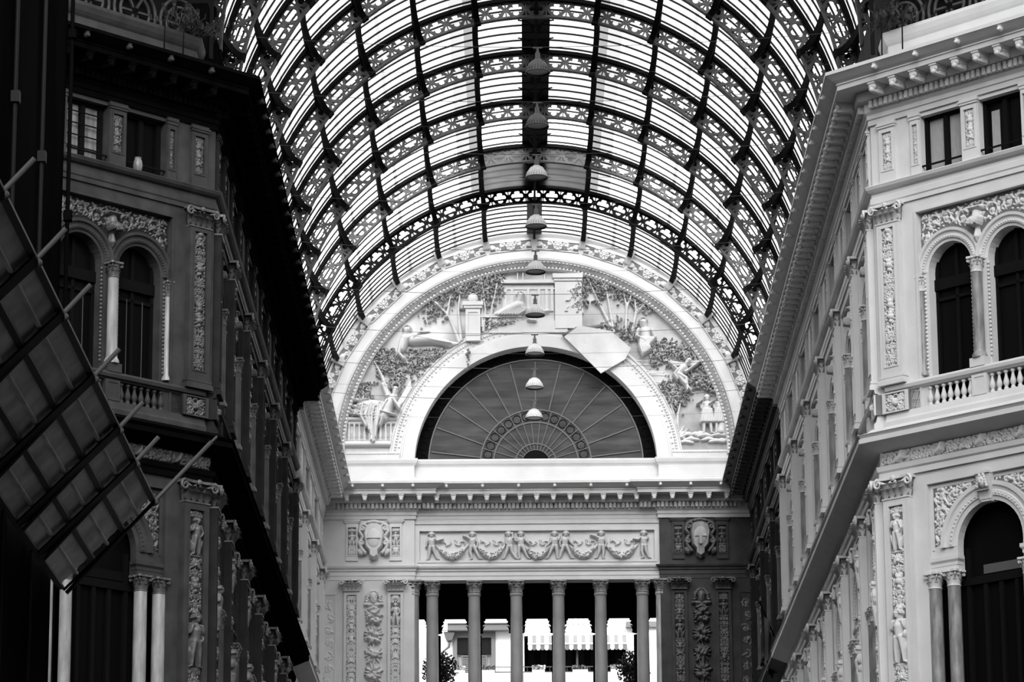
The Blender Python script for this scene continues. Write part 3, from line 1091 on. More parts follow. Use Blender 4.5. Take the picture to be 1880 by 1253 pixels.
_m.tube([(-.08, -.66, .05), (.08, -.66, .05)], .06, 8); _m.ball((0, -.71, -.03), .07, .06, .06); _m.tube([(-.07, -.36, .0), (.07, -.36, .0)], .08, 8)
MODILLION = _m.mesh('modillion')
_m = MB()
_m.ball((0, -.93, .0), .065, .09, .075); _m.ball((0, -1.01, -.03), .04); _m.ball((0, -.95, .06), .075, .06, .045)
LION = _m.mesh('lion_head')


def dentils(mb, M, x0, x1):
    n0 = len(mb.v)
    n = int((x1 - x0) / .145)
    for i in range(n):
        x = x0 + (x1 - x0) * (i + .5) / n
        mb.box(x - .045, x + .045, -.26, -.1, 26.95, 27.12)
    mb.xf(M, n0)


def scroll_frieze(L, h, seed):
    rng = random.Random(seed)
    rf = RF(0, L, 0, h, .014)
    n = int(round(L / (h * 1.25)))
    for i in range(n):
        x = L * (i + .5) / n
        sg = 1 if i % 2 else -1
        scroll(rf, x, h * .5, h * .36, 0 if sg > 0 else PI, sg, h * .085, rng)
        leaf(rf, x + h * .4, h * (.2 if sg > 0 else .8), .4 * sg, h * .5, h * .2, sg * .7)
        leaf(rf, x - h * .5, h * (.8 if sg > 0 else .2), .2 * sg, h * .5, h * .18, -sg * .7)
        if i % 3 == 1:
            rf.st([(x - .1, h * .15), (x, h * .45), (x + .04, h * .8)], [.05, .08, .05], .07)
    filler(rf, 900, .12, .04, rng, lambda x, z: True)
    rf.mask(lambda X, Z: (Z > .012) & (Z < h - .012))
    return rf


FRZ = relief_part(scroll_frieze(4.8, .29, 4), -.02, None, 1.9)
_m = MB(); _m.box(0, 4.8, -.022, .01, .0, .3); FRZG = _m.mesh('ground')
# ------------------------------------------------------------------ frames of reference
def frame(x, y, ang):
    return T(x, y, 0, ang)


FACE_R = T(WX + 2.85 * R2, CY - 2.85 * R2, 0, -PI / 4)      # centre of the octagon bay, local x away from the corner
FACE_L = T(-WX - 2.85 * R2, CY - 2.85 * R2, 0, PI / 4)      # local x towards the corner


def wallM(side, y):
    return T(side * WX, y, 0, -PI / 2 * side)


BAYC = [(CY + PILY[0]) / 2] + [(PILY[j] + PILY[j + 1]) / 2 for j in range(8)]
BAYH = [(PILY[0] - CY) / 2] + [BAYL / 2] * 8


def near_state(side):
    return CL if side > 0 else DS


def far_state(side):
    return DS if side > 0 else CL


# ------------------------------------------------------------------ the setting: floor, walls, cores
_m = MB(); _m.box(-300, 300, -200, 300, -.3, 0); struct('floor', _m.mesh('floor'), [FLOORM])
for side, nm in ((1, 'right'), (-1, 'left')):
    core = [(8.0, 77.55), (8.0, 127), (15.5, 127), (15.5, 69.0), (14.2, 71.35)]
    _m = MB()
    n = len(core)
    pts = [(side * x, y) for x, y in core]
    _m.add([(x, y, 0) for x, y in pts] + [(x, y, 28.2) for x, y in pts],
           [tuple(range(n)), tuple(range(n, 2 * n))] + [(i, (i + 1) % n, n + (i + 1) % n, n + i) for i in range(n)])
    struct('wall_%s_core' % nm, _m.mesh('wall'), [VOID])
    for far in (0, 1):
        _m = MB()
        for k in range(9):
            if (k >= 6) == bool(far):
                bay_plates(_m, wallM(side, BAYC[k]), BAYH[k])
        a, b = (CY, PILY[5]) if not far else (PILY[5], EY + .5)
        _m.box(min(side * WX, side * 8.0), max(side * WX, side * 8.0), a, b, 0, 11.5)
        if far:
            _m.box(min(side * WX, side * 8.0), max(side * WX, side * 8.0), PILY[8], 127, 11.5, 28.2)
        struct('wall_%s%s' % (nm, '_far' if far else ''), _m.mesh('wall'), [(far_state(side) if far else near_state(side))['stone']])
    # attic wall that carries the vault, set back behind the cornice
    _m = MB()
    _m.box(*sorted((side * 7.75, side * 8.3)), 78.2, 127, 27.9, VZ + .1)
    struct('wall_%s_attic' % nm, _m.mesh('wall'), [SOOTW if side > 0 else SOOT_SHADE])
_m = MB(); bay_plates(_m, FACE_R, 2.85, 6.2); _m.box(0, 0, 0, 0, 0, 0)
n0 = len(_m.v); _m.box(-2.85, 6.2, 0, .5, 0, 11.5); _m.xf(FACE_R, n0)
struct('wall_octagon_right', _m.mesh('wall'), [CLEAN])
_m = MB(); bay_plates(_m, FACE_L, 6.2, 2.85)
n0 = len(_m.v); _m.box(-6.2, 2.85, 0, .5, 0, 11.5); _m.xf(FACE_L, n0)
struct('wall_octagon_left', _m.mesh('wall'), [DIRTY])

# ------------------------------------------------------------------ cornices running round the court
fx = 9.0 * R2
PATH = [(-WX - fx, CY - fx), (-WX, CY), (-WX, SPLIT), (-WX, EY - .12), (-4.25, EY - .12), (-4.25, EY), (4.25, EY), (4.25, EY - .12), (WX, EY - .12), (WX, SPLIT), (WX, CY), (WX + fx, CY - fx)]


def sub_sweep(prof, i0, i1, path=PATH, cap=True):
    mb = MB()
    full = MB().sweep(prof, path)
    k = len(prof)
    mb.v = full.v[i0 * k:(i1 + 1) * k]
    for i in range(i1 - i0):
        for j in range(k):
            j2 = (j + 1) % k
            mb.f.append((i * k + j, (i + 1) * k + j, (i + 1) * k + j2, i * k + j2))
    mb.f += [tuple(range(k)), tuple(range((i1 - i0) * k, (i1 - i0 + 1) * k))[::-1]]
    mb.m = [0] * len(mb.f)
    mb.sm = [False] * len(mb.f)
    return mb


def run_pieces(parent, me, mats, name, M, x0, x1, step, z, y=0.0):
    n = max(1, int(round((x1 - x0) / step)))
    for i in range(n):
        part(name, me, mats, parent, M @ T(x0 + (x1 - x0) * (i + .5) / n, y, z))


I4 = Matrix.Identity(4)
SECT = [  # name, first and last path point, stone, runs of modillions (frame, x0, x1, y)
    ('trim_1', 0, 2, SOOT_SHADE, [(T(-WX, CY, 0, PI / 4), -8.6, -.35, 0), (wallM(-1, 0), CY + .3, SPLIT, 0)]),
    ('trim_2', 2, 3, CLEAN, [(wallM(-1, 0), SPLIT, EY - 1.1, 0)]),
    ('trim_3', 3, 8, CLEAN, [(T(0, EY, 0), -6.6 - .3, -3.75, -.12), (T(0, EY, 0), -3.75, 3.75, 0), (T(0, EY, 0), 3.75, 6.9, -.12)]),
    ('trim_4', 8, 9, DIRTY, [(wallM(1, 0), -(EY - 1.1), -SPLIT, 0)]),
    ('trim_5', 9, 11, CLEAN, [(wallM(1, 0), -SPLIT, -CY - .3, 0), (T(WX, CY, 0, -PI / 4), .35, 8.6, 0)]),
]
for nm, i0, i1, st, runs in SECT:
    mb = sub_sweep(MAINC, i0, i1)
    for M, x0, x1, y in runs:
        dentils(mb, M @ T(y=y), x0 - .2, x1 + .2)
    t = struct(nm, mb.mesh('cornice'), [st])
    for M, x0, x1, y in runs:
        run_pieces(t, MODILLION, st, 'modillion', M, x0, x1, .58, 27.2, y)
        run_pieces(t, LION, st if st is not SOOT_SHADE else DIRTY, 'lion_head', M, x0, x1, 1.16, 27.6, y)
for q, (i0, i1, st) in enumerate([(0, 2, DIRTY), (2, 3, CLEAN), (8, 9, DIRTY), (9, 11, CLEAN)]):
    struct('trim_%d' % (6 + q), sub_sweep(SILL, i0, i1).mesh('entablature'), [st])
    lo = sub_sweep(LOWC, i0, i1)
    struct('trim_%d' % (10 + q), lo.mesh('cornice'), [SOOT_SHADE if (q == 0) else st])

# parapets above the main cornice at the octagon
PAR = [(0, 27.8), (-.16, 28.02), (-.16, 28.5), (-.12, 28.55), (-.08, 28.62), (-.04, 28.74), (-.04, 28.82), (-.5, 28.82), (-.5, 27.8)]
for nm, pth, st in (('trim_14', [(-WX - fx, CY - fx), (-WX - .3, CY - .1), (-WX - .3, CY + 2.0)], DIRTY), ('trim_15', [(WX + .3, CY + 2.0), (WX + .3, CY - .1), (WX + fx, CY - fx)], CLEAN)):
    struct(nm, MB().sweep(PAR, pth, 0, True).mesh('parapet'), [st])

# ------------------------------------------------------------------ bays along the walls
SIDE = {1: 'right', -1: 'left'}
for side in (-1, 1):
    sd = SIDE[side]
    for j, y in enumerate(PILY):
        far = j >= 6
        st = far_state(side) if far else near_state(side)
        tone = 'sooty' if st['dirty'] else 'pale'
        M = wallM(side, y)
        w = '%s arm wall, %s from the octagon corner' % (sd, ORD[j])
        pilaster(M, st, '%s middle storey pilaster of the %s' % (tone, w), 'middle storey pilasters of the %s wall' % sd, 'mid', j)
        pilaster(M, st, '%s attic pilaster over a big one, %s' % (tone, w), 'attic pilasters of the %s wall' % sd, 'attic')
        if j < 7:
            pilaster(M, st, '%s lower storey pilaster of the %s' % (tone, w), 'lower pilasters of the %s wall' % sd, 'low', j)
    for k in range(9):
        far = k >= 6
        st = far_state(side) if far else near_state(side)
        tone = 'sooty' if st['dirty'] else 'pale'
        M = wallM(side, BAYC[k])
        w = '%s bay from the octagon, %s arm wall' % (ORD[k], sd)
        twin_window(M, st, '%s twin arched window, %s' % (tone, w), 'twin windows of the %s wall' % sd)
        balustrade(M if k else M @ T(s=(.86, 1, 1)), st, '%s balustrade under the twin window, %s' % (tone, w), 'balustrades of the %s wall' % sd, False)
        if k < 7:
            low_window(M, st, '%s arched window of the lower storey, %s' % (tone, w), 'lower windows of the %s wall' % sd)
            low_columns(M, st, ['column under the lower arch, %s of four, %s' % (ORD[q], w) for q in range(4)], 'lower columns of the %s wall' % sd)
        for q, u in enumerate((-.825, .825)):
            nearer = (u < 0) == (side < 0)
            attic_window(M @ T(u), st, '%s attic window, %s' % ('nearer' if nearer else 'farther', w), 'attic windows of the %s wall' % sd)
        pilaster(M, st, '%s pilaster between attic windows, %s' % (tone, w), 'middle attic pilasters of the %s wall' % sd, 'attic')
# corner pilasters on the arm walls
for side in (-1, 1):
    st = near_state(side)
    M = wallM(side, CY + .42)
    for kd, nm in (('mid', 'middle storey'), ('low', 'lower storey'), ('attic', 'attic')):
        pilaster(M, st, '%s %s pilaster on the arm side of the %s octagon corner' % ('sooty' if st['dirty'] else 'pale', nm, SIDE[side]), 'corner pilasters', kd, 2)

# ------------------------------------------------------------------ octagon faces
for side, M in ((1, FACE_R), (-1, FACE_L)):
    st = CL if side > 0 else DI
    sd = SIDE[side]
    tone = 'soot-blackened' if st['dirty'] else 'white'
    for u, wh in ((-2.35 * side, 'beside the arm corner'), (2.41 * side, 'away from the arm corner')):
        for kd, nm in (('mid', 'middle storey'), ('low', 'lower storey'), ('attic', 'attic')):
            pilaster(M @ T(u), st, '%s %s pilaster on the %s octagon face, %s' % (tone, nm, sd, wh), 'octagon pilasters', kd, 0 if u * side < 0 else 1)
    pilaster(M, st, '%s carved pilaster between the two attic windows of the %s octagon face' % (tone, sd), 'octagon pilasters', 'attic')
    for u in (-1.55, 1.55):
        pilaster(M @ T(u), st, '%s narrow attic pilaster of the %s octagon face, %s the arm' % (tone, sd, 'nearer' if u * side < 0 else 'farther from'), 'narrow attic pilasters', 'narrow')
    twin_window(M, st, 'big twin arched window of the %s %s octagon face' % (tone, sd), 'octagon twin windows')
    balustrade(M, st, '%s balustrade with vase balusters under the %s octagon twin window' % (tone, sd), 'octagon balustrades')
    low_window(M, st, 'big lower arch with keystone on the %s %s octagon face' % (tone, sd), 'octagon lower arches')
    nm4 = ['outer column beside the arm corner', 'inner column towards the arm corner', 'inner column away from the arm', 'outer column away from the arm']
    if side < 0:
        nm4 = nm4[::-1]
    low_columns(M, st, ['%s column under the %s octagon arch, %s' % ('pale' if st['dirty'] else 'grey veined', sd, q) for q in nm4], 'octagon columns')
    for u in (-.825, .825):
        near_arm = u * side < 0
        b = {(1, True): 1, (1, False): 2, (-1, True): 0, (-1, False): 1}[(side, near_arm)]
        attic_window(M @ T(u), st, 'attic window of the %s octagon face, the one %s the arm corner' % (sd, 'nearer' if near_arm else 'farther from'), 'octagon attic windows', b)
    for i in range(2 if side > 0 else 2):
        x0 = -2.8 + i * 4.6 if side > 0 else -2.0 - i * 4.6
        fz = solo('relief_frieze', FRZ, [st['orn']], 'leafy scroll frieze under the %s octagon cornice, %s' % (sd, 'by the arm corner' if i == 0 else 'away from the arm corner'),
             'frieze', M @ T(x0, 0, 18.68), 'octagon friezes')
        part('ground', FRZG, st['ground'], fz)
# jars on the sill of the left attic window
_m = MB(); _m.lathe([(.06, 0), (.1, .05), (.11, .16), (.09, .26), (.07, .3), (.085, .33)], 10)
solo('flower_pot', _m.mesh('pot'), [MARB_C], 'pale pot on the sill of the left attic window', 'pot', FACE_L @ T(.6, -.02, 25.15))

# ------------------------------------------------------------------ portico at the end of the arm
ZB = 16.5
for nm, x0, x1, st in (('wall_end_left', -WX, -4.25, CLEAN), ('wall_end_right', 4.25, WX, DIRTY)):
    mb = MB()
    mb.box(x0, x1, EY - .12, EY + .6, 0, 28.0)
    struct(nm, mb.mesh('wall'), [st])
mb = MB()
mb.plate(rect(-4.25, 4.25, 24.46, 28.0), [rect(-4.08, 4.08, 25.16, 26.2)], EY, EY + .1)
mb.box(-4.25, 4.25, EY + .1, EY + .6, 24.46, 28.0)
for a in ((rect(-4.16, 4.16, 25.08, 26.28)),):
    mb.plate(a, [rect(-4.08, 4.08, 25.16, 26.2)], EY - .03, EY)
mb.box(-4.25, 4.25, EY - .04, EY, 26.44, 26.6)
struct('wall_end_frieze', mb.mesh('wall'), [CLEAN])
ARC = [(-.05, 24.46), (.015, 24.46), (.015, 24.60), (.035, 24.61), (.03, 24.74), (.07, 24.78), (.07, 24.82), (.13, 24.88), (.15, 24.94), (0, 24.96)]
EP = [(-WX, EY - .12), (-4.25, EY - .12), (-4.25, EY), (4.25, EY), (4.25, EY - .12), (WX, EY - .12)]
struct('trim_16', sub_sweep(ARC, 0, 4, EP).mesh('architrave'), [CLEAN])
struct('trim_17', sub_sweep(ARC, 4, 5, EP).mesh('architrave'), [DIRTY])
PARE = [(-.2, 27.9), (.0, 27.9), (.0, 28.08), (-.06, 28.1), (-.06, 28.5), (-.03, 28.55), (.02, 28.6), (.06, 28.7), (.06, 28.76), (-.4, 28.76), (-.4, 27.9)]
EPP = [(-WX - .2, EY - .14), (-4.2, EY - .14), (-4.2, EY + .06), (4.2, EY + .06), (4.2, EY - .14), (WX + .2, EY - .14)]
struct('trim_18', MB().sweep(PARE, EPP, 0, True).mesh('parapet'), [CLEAN])

ESH = framed_shaft(.53, 0, 5.6, .12, .17, .2, 5.47)
ECAP = flat_capital(.53, .4, .18, 1.42)
end_rel = [relief_part(candelabra(.34, 5.27, s, .014, figs=g), -.075, T(0, 0, .2), 1.9) for s, g in ((51, ((4.2, .75),)), (63, ()), (72, ((3.7, .6),)), (85, ((4.5, .5),)))]
EAP = framed_shaft(.42, 0, 1.34, .05, .14, .2, 1.18)
eap_rel = [relief_part(candelabra(.28, .98, s, .012, figs=((.35, .45),)), -.005, T(0, 0, .2), 1.7) for s in (1, 2)]
_m = MB(); _m.box(-.26, .26, -.08, 0, 0, .05); _m.box(-.29, .29, -.1, 0, .05, .1); EAPC = _m.mesh('cap')


def festoon_mesh():
    rng = random.Random(12)
    rf = RF(-.34, .34, 0, 5.75, .014)
    z = 5.12
    for k in range(8):
        zc = z - .66 * k - .33
        rf.st([(0, zc + .4), (0, zc - .4)], .05, .06)
        for q in range(17):
            a = 2 * PI * q / 17 + rng.uniform(-.15, .15)
            leaf(rf, .1 * math.cos(a), zc + .12 * math.sin(a), a, rng.uniform(.17, .27), .1, rng.uniform(-.6, .6), rng.uniform(.06, .12))
        for q in range(9):
            rf.blob(rng.uniform(-.17, .17), zc + rng.uniform(-.22, .12), rng.uniform(.07, .11), .19)
        for q in range(4):
            rf.blob(rng.uniform(-.22, .22), zc + rng.uniform(-.3, .3), .05, .12)
    rf.st([(0, 5.3), (0, 5.5)], [.12, .15], .14)          # mask with curls
    rf.st([(0, 5.36), (0, 5.44)], [.02, .028], .19)
    for sx in (-1, 1):
        rf.blob(sx * .06, 5.46, .028, .155)
        for q in range(9):
            rf.blob(sx * (.05 + .03 * q), 5.66 - .012 * q * q * .6, .065, .12)
            rf.blob(sx * (.2 + .02 * (q % 3)), 5.56 - .035 * q, .055, .1)
        leaf(rf, 0, 5.2, PI / 2 + sx * 1.9, .3, .16, -sx * .8, .1)
        leaf(rf, sx * .05, 5.15, PI / 2 + sx * 2.3, .3, .13, -sx * .5, .1)
    rf.st([(-.06, 5.33), (.06, 5.33)], .015, .155)
    return relief_part(rf, -.0, None, 1.35)


FEST = festoon_mesh()


def shield_part(sx):
    out = {}
    mb = MB()
    o = [(-.1, .62), (-.3, .52), (-.36, .25), (-.3, -.25), (-.15, -.42), (-.15, -.62), (0, -.72), (.15, -.62), (.15, -.42), (.3, -.25), (.36, .25), (.3, .52), (.1, .62)]
    n = len(o)
    mb.add([(x, -.12, z) for x, z in o] + [(x * .84, -.3, z * .86) for x, z in o], [tuple(range(n, 2 * n))] + [(i, (i + 1) % n, n + (i + 1) % n, n + i) for i in range(n)])
    out['body'] = mb.mesh('shield')
    mb = MB()
    mb.ball((0, -.27, .05), .25, .09, .36, 24, 14)
    out['field'] = mb.mesh('field')
    rf = RF(-.56, .56, -.7, .7, .016)
    for q in (-1,):
        rf.st(spiral(-.38, .42, .15, 0, 1.2, 1), .05, .12)
        rf.st([(-.3, .6), (-.45, .5), (-.5, .3), (-.4, .15)], .06, .13)
        rf.st([(-.38, .1), (-.5, -.1), (-.42, -.3), (-.3, -.45)], .06, .11)
        rf.st(spiral(-.42, -.12, .1, PI, 1.2, -1), .04, .12)
        for a in range(5):
            leaf(rf, -.38, -.3, 3.4 + a * .25, .26, .07, .4, .08)
    rf.mirror()
    rf.st([(-.2, .62), (0, .66), (.2, .62)], .07, .15)
    out['strap'] = relief_part(rf, -.1)
    mb = MB()
    if sx < 0:
        mb.box(-.23, .23, -.385, -.3, .03, .07)
    else:
        mb.box(-.2, .2, -.384, -.30, .03, .11); mb.box(-.045, .045, -.39, -.30, -.24, .34)
    for i in range(24):
        a = 2 * PI * i / 24
        mb.ball((.25 * math.cos(a), -.29, .05 + .36 * math.sin(a)), .018, .02, .018, 6, 4)
    out['band'] = mb.mesh('band')
    return out


for side in (-1, 1):
    st = CL if side < 0 else DI
    bl = 'white left' if side < 0 else 'sooty right'
    for q, x in enumerate((4.9, 6.42)):
        M = T(side * x, EY - .12, 18.46)
        wh = 'beside the columns' if q == 0 else 'beside the side wall'
        t = thing('corinthian_pilaster', 'tall carved pilaster on the %s portico block, %s' % (bl, wh), 'pilaster', M, 'portico pilasters')
        part('shaft', ESH, [st['stone'], st['ground']], t); part('relief_panel', end_rel[(q + (2 if side > 0 else 0)) % 4], st['orn'], t)
        part('capital', ECAP, [st['orn'], st['ground']], t, T(z=5.6))
        t = thing('attic_pilaster', 'short carved pilaster by the shield, %s block, %s' % (bl, wh), 'pilaster', T(side * x, EY - .12, 25.14), 'portico attic pilasters')
        part('shaft', EAP, [st['stone'], st['ground']], t); part('relief_panel', eap_rel[q], st['orn'], t); part('cap', EAPC, st['stone'], t, T(z=1.34))
    solo('fruit_festoon', FEST, [st['orn'] if side < 0 else DORN], 'hanging festoon of fruit under a mask on the %s block of the portico' % bl, 'festoon', T(side * 5.66, EY - .12, 18.4), 'festoons')
    sp = shield_part(side)
    t = thing('shield', 'coat of arms shield with %s on the %s block' % ('one bar' if side < 0 else 'a cross', bl), 'shield', T(side * 5.66, EY - .12, 25.85), 'shields')
    part('scrollwork', sp['strap'], st['orn'], t)
    b = part('body', sp['body'], st['orn'] if side < 0 else MARB_C, t)
    part('field', sp['field'], CLEAN if side < 0 else MARB_D, b)
    part('charge', sp['band'], CLEAN if side < 0 else MARB_D, b)
    # recessed relief strip between the block and the side wall
    rf = RF(-.2, .2, 0, 5.5, .016)
    rng = random.Random(5)
    for k in range(12):
        scroll(rf, rng.uniform(-.05, .05), 5.2 - k * .45, .15, rng.uniform(0, 6), 1 if k % 2 else -1, .03, rng)
        leaf(rf, 0, 5.2 - k * .45, rng.uniform(0, 6), .22, .1, .5)
    rf.mask(lambda X, Z: np.abs(X) < .17)
    mb = MB()
    mb.plate(rect(-.24, .24, 0, 5.62), [rect(-.2, .2, .03, 5.55)], -.03, .0)
    t = thing('relief_strip', 'narrow vine strip beside the outer pilaster of the %s block' % bl, 'relief', T(side * 7.2, EY - .12, 18.4), 'vine strips')
    part('border', mb.mesh('frame'), st['stone'], t)
    part('vine', relief_part(rf, -.0), st['orn'], t)

# frieze of boys carrying garlands
PX = [-3.66, -2.24, -.95, -.56, .61, .97, 2.23, 3.71]
POSE = [dict(rel=(-.17, .68), rha=(-.2, .5), lel=(.2, .72), lha=(.42, .78), lft=(.2, .05), lkn=(.1, .3), rft=(-.12, .03)),
        dict(rel=(-.2, .85), rha=(-.33, .9), lft=(.26, .05), lkn=(.14, .28), rft=(-.02, .04)),
        dict(rel=(-.14, .6), rha=(-.05, .55), lel=(.1, .98), lha=(.12, 1.0), rft=(-.2, .05), rkn=(-.12, .28), lft=(.22, .05), head=(-.04, .92)),
        dict(lel=(.22, .66), lha=(.33, .56), rft=(-.05, .04), lft=(.26, .06), lkn=(.15, .28), rel=(-.12, .68), rha=(-.2, .7)),
        dict(rft=(-.26, .05), rkn=(-.15, .28), rel=(-.15, .64), rha=(-.28, .5), lel=(.15, .72), lha=(.2, .85)),
        dict(rft=(-.2, .05), rkn=(-.12, .28), lft=(.24, .05), lkn=(.14, .28), lel=(.2, .64), lha=(.3, .52), head=(.04, .92)),
        dict(rel=(-.22, .86), rha=(-.38, .9), rft=(-.16, .05), lft=(.06, .03)),
        dict(rel=(-.2, .72), rha=(-.38, .75), lel=(.12, .72), lha=(-.1, .8), lft=(.18, .05), rft=(-.02, .05), rkn=(-.08, .28))]
PLAB = ['first from the left', 'second from the left', 'left one of the left pair', 'right one of the left pair', 'left one of the right pair', 'right one of the right pair', 'second from the right', 'last on the right']
for i, x in enumerate(PX):
    rf = RF(-.5, .5, 0, 1.02, .0125)
    fig(rf, 0, .02, .93, POSE[i], k=1.3, add=.02, hs=1.25)
    for sx in (-1, 1):                       # little wings
        if i in (0, 1, 6, 7):
            for q in range(3):
                leaf(rf, sx * .06, .66, PI / 2 + sx * (.9 + .3 * q), .25, .09, -sx * .4, .04)
    solo('garland_boy', relief_part(rf, 0, None, 2.1), [CLEAN], 'carved winged boy holding the garland in the frieze, %s' % PLAB[i], 'figure', T(x, EY + .1, 25.17), 'boys of the garland frieze')
GX = [(-3.5, -2.4), (-2.1, -1.1), (-.45, .48), (1.12, 2.1), (2.38, 3.5)]
for i, (a, b) in enumerate(GX):
    w = b - a
    rf = RF(-.1, w + .1, 0, 1.0, .0125)
    rng = random.Random(i)
    pts = [(w * t, .56 - .42 * math.sin(PI * t)) for t in [q / 14 for q in range(15)]]
    rf.st(pts, [.03 + .09 * math.sin(PI * q / 14) for q in range(15)], [.05 + .1 * math.sin(PI * q / 14) for q in range(15)])
    for q in range(70):
        t = rng.uniform(.12, .88)
        r = .03 + .085 * math.sin(PI * t)
        rf.blob(w * t, .56 - .42 * math.sin(PI * t) + rng.uniform(-r, r), rng.uniform(.022, .045), .1 + .08 * math.sin(PI * t))
    for sx in (0, 1):                         # ribbons
        x0 = w * (.18 if sx == 0 else .62)
        rf.st([(x0 - .05 + .02 * q * w + .04 * math.sin(q * .9 + 1), .67 + .08 * math.sin(q * .45 + sx * 2) - .004 * q) for q in range(18)], [.036 - .001 * q for q in range(18)], .05)
    solo('garland', relief_part(rf, 0, None, 1.9), [CLEAN], 'carved fruit garland in the frieze, %s of five from the left' % ORD[i], 'garland', T(a, EY + .1, 25.14), 'garlands of the frieze')

# portico columns
_m = MB(); _m.lathe([(.235, 0), (.23, 2.5), (.2, 7.3), (.205, 7.34), (.225, 7.36), (.225, 7.42), (.2, 7.45)], 24)
ECOL = _m.mesh('shaft'); ECC = round_capital(.205, .43)
_m = MB(); _m.lathe([(.30, 0), (.30, .1), (.26, .16), (.28, .22), (.24, .3)], 20); ECB = _m.mesh('base')
for i, x in enumerate((-3.64, -2.19, -.73, .73, 2.19, 3.64)):
    t = thing('granite_column', 'grey granite column in the front row of the portico, %s from the left' % ORD[i], 'column', T(x, EY + .22, 16.58), 'portico columns')
    part('shaft', ECOL, MARB_E, t); part('capital', ECC, MARB_C, t, T(z=7.45)); part('base', ECB, MARB_E, t)
for side in (-1, 1):
    t = thing('engaged_column', 'half column against the %s block of the portico' % SIDE[side], 'column', T(side * 4.3, EY + .1, 16.58), 'engaged columns')
    part('shaft', ECOL, MARB_E if side < 0 else MARB_D, t); part('capital', ECC, MARB_C, t, T(z=7.45)); part('base', ECB, MARB_E, t)
# loggia behind, its shade put into black materials: ceiling, side walls, second row of columns carrying the lunette wall
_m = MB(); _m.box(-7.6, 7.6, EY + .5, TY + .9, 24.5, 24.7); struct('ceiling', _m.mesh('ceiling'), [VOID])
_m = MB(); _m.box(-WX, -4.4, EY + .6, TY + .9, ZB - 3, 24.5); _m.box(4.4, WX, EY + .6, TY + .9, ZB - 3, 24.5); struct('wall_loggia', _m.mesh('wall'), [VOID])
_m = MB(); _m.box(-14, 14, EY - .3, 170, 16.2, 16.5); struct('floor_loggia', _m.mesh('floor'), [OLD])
_m = MB(); _m.lathe([(.24, 0), (.22, 6.5), (.22, 6.6)], 16); BCOL = _m.mesh('shaft')
BCC = round_capital(.25, .55)
_m = MB(); _m.box(-4.6, 4.6, TY - .1, TY + .5, 23.75, 24.6); _m.box(-4.6, 4.6, TY - .14, TY - .1, 23.72, 23.8); struct('trim_19', _m.mesh('beam'), [SOOT_SHADE])
for i, x in enumerate((-3.64, -2.19, -.73, .73, 2.19, 3.64)):
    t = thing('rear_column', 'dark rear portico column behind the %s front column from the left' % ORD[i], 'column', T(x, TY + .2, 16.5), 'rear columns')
    part('shaft', BCOL, SOOT_SHADE, t); part('capital', BCC, SOOT_SHADE, t, T(z=6.7))
# ------------------------------------------------------------------ lunette wall
IZ = 29.25


def semi(r, cz, zb, n=48, x0=0):
    return [(-r, zb)] + [(r * math.cos(PI - PI * i / n), cz + r * math.sin(PI - PI * i / n)) for i in range(n + 1)] + [(r, zb)]


mb = MB()
mb.plate(semi(8.6, GZ, 24.5), [semi(4.35, IZ, 27.0)], TY, TY + .6)
mb.arch([(7.28, TY + .1), (7.28, TY - .1), (8.12, TY - .1), (8.2, TY - .16), (8.5, TY - .16), (8.5, TY + .1)], 0, GZ, 0, PI, 64)
mb.box(-8.6, -7.28, TY - .1, TY + .1, 27.5, GZ); mb.box(7.28, 8.6, TY - .1, TY + .1, 27.5, GZ)
struct('wall_end', mb.mesh('wall'), [CLEAN])
mb = MB(); mb.arch([(5.2, TY - .012), (6.9, TY - .012), (6.9, TY + .02), (5.2, TY + .02)], 0, 29.45, 0, PI, 64); struct('wall_end_field', mb.mesh('field'), [STAIN])
mb = MB()
mb.arch([(6.86, TY + .02), (6.86, TY - .2), (6.93, TY - .26), (7.0, TY - .22), (7.05, TY - .3), (7.2, TY - .38), (7.27, TY - .4), (7.3, TY - .36), (7.3, TY + .02)], 0, GZ, 0, PI, 72)
for i in range(160):
    a = PI * (i + .5) / 160
    for dx, rr in ((0, 7.1), (.5, 6.97)):
        n0 = len(mb.v)
        if dx == 0:
            leaf3(mb, (0, 0, 0), -PI / 2, .2, .13, .07)
            mb.xf(Matrix.Translation((7.0 * math.cos(a), TY - .27, GZ + 7.0 * math.sin(a))) @ Matrix.Rotation(PI / 2 - a, 4, 'Y') @ Matrix.Rotation(R(25), 4, 'X'), n0)
        else:
            b = a + .0133
            mb.ball((6.93 * math.cos(b), TY - .27, GZ + 6.93 * math.sin(b)), .05, .04, .05, 6, 4)
mb.arch([(6.97, TY - .1), (6.97, TY - .285), (7.08, TY - .335), (7.19, TY - .385), (7.19, TY - .1)], 0, GZ, 0, PI, 72, 1)
struct('trim_20', mb.mesh('moulding'), [CLEAN, RINGG])
mb = MB()
mb.arch([(4.35, TY + .6), (4.35, TY - .22), (4.78, TY - .22), (4.8, TY - .16), (4.86, TY - .16), (4.88, TY - .05), (5.2, TY - .05), (5.22, TY - .1), (5.27, TY - .1), (5.27, TY + .05)], 0, IZ, 0, PI, 64)
for sx in (-1, 1):
    mb.box(*sorted((sx * 4.35, sx * 4.8)), TY - .22, TY + .6, 27.5, IZ)
    mb.box(*sorted((sx * 4.8, sx * 7.0)), TY - .18, TY, 28.3, 29.35)
    mb.box(*sorted((sx * 4.9, sx * 7.0)), TY - .12, TY, 29.35, 29.75)
    for k in range(22):
        mb.ball((sx * (4.95 + .09 * k), TY - .13, 29.68), .04, .03, .03, 6, 4)
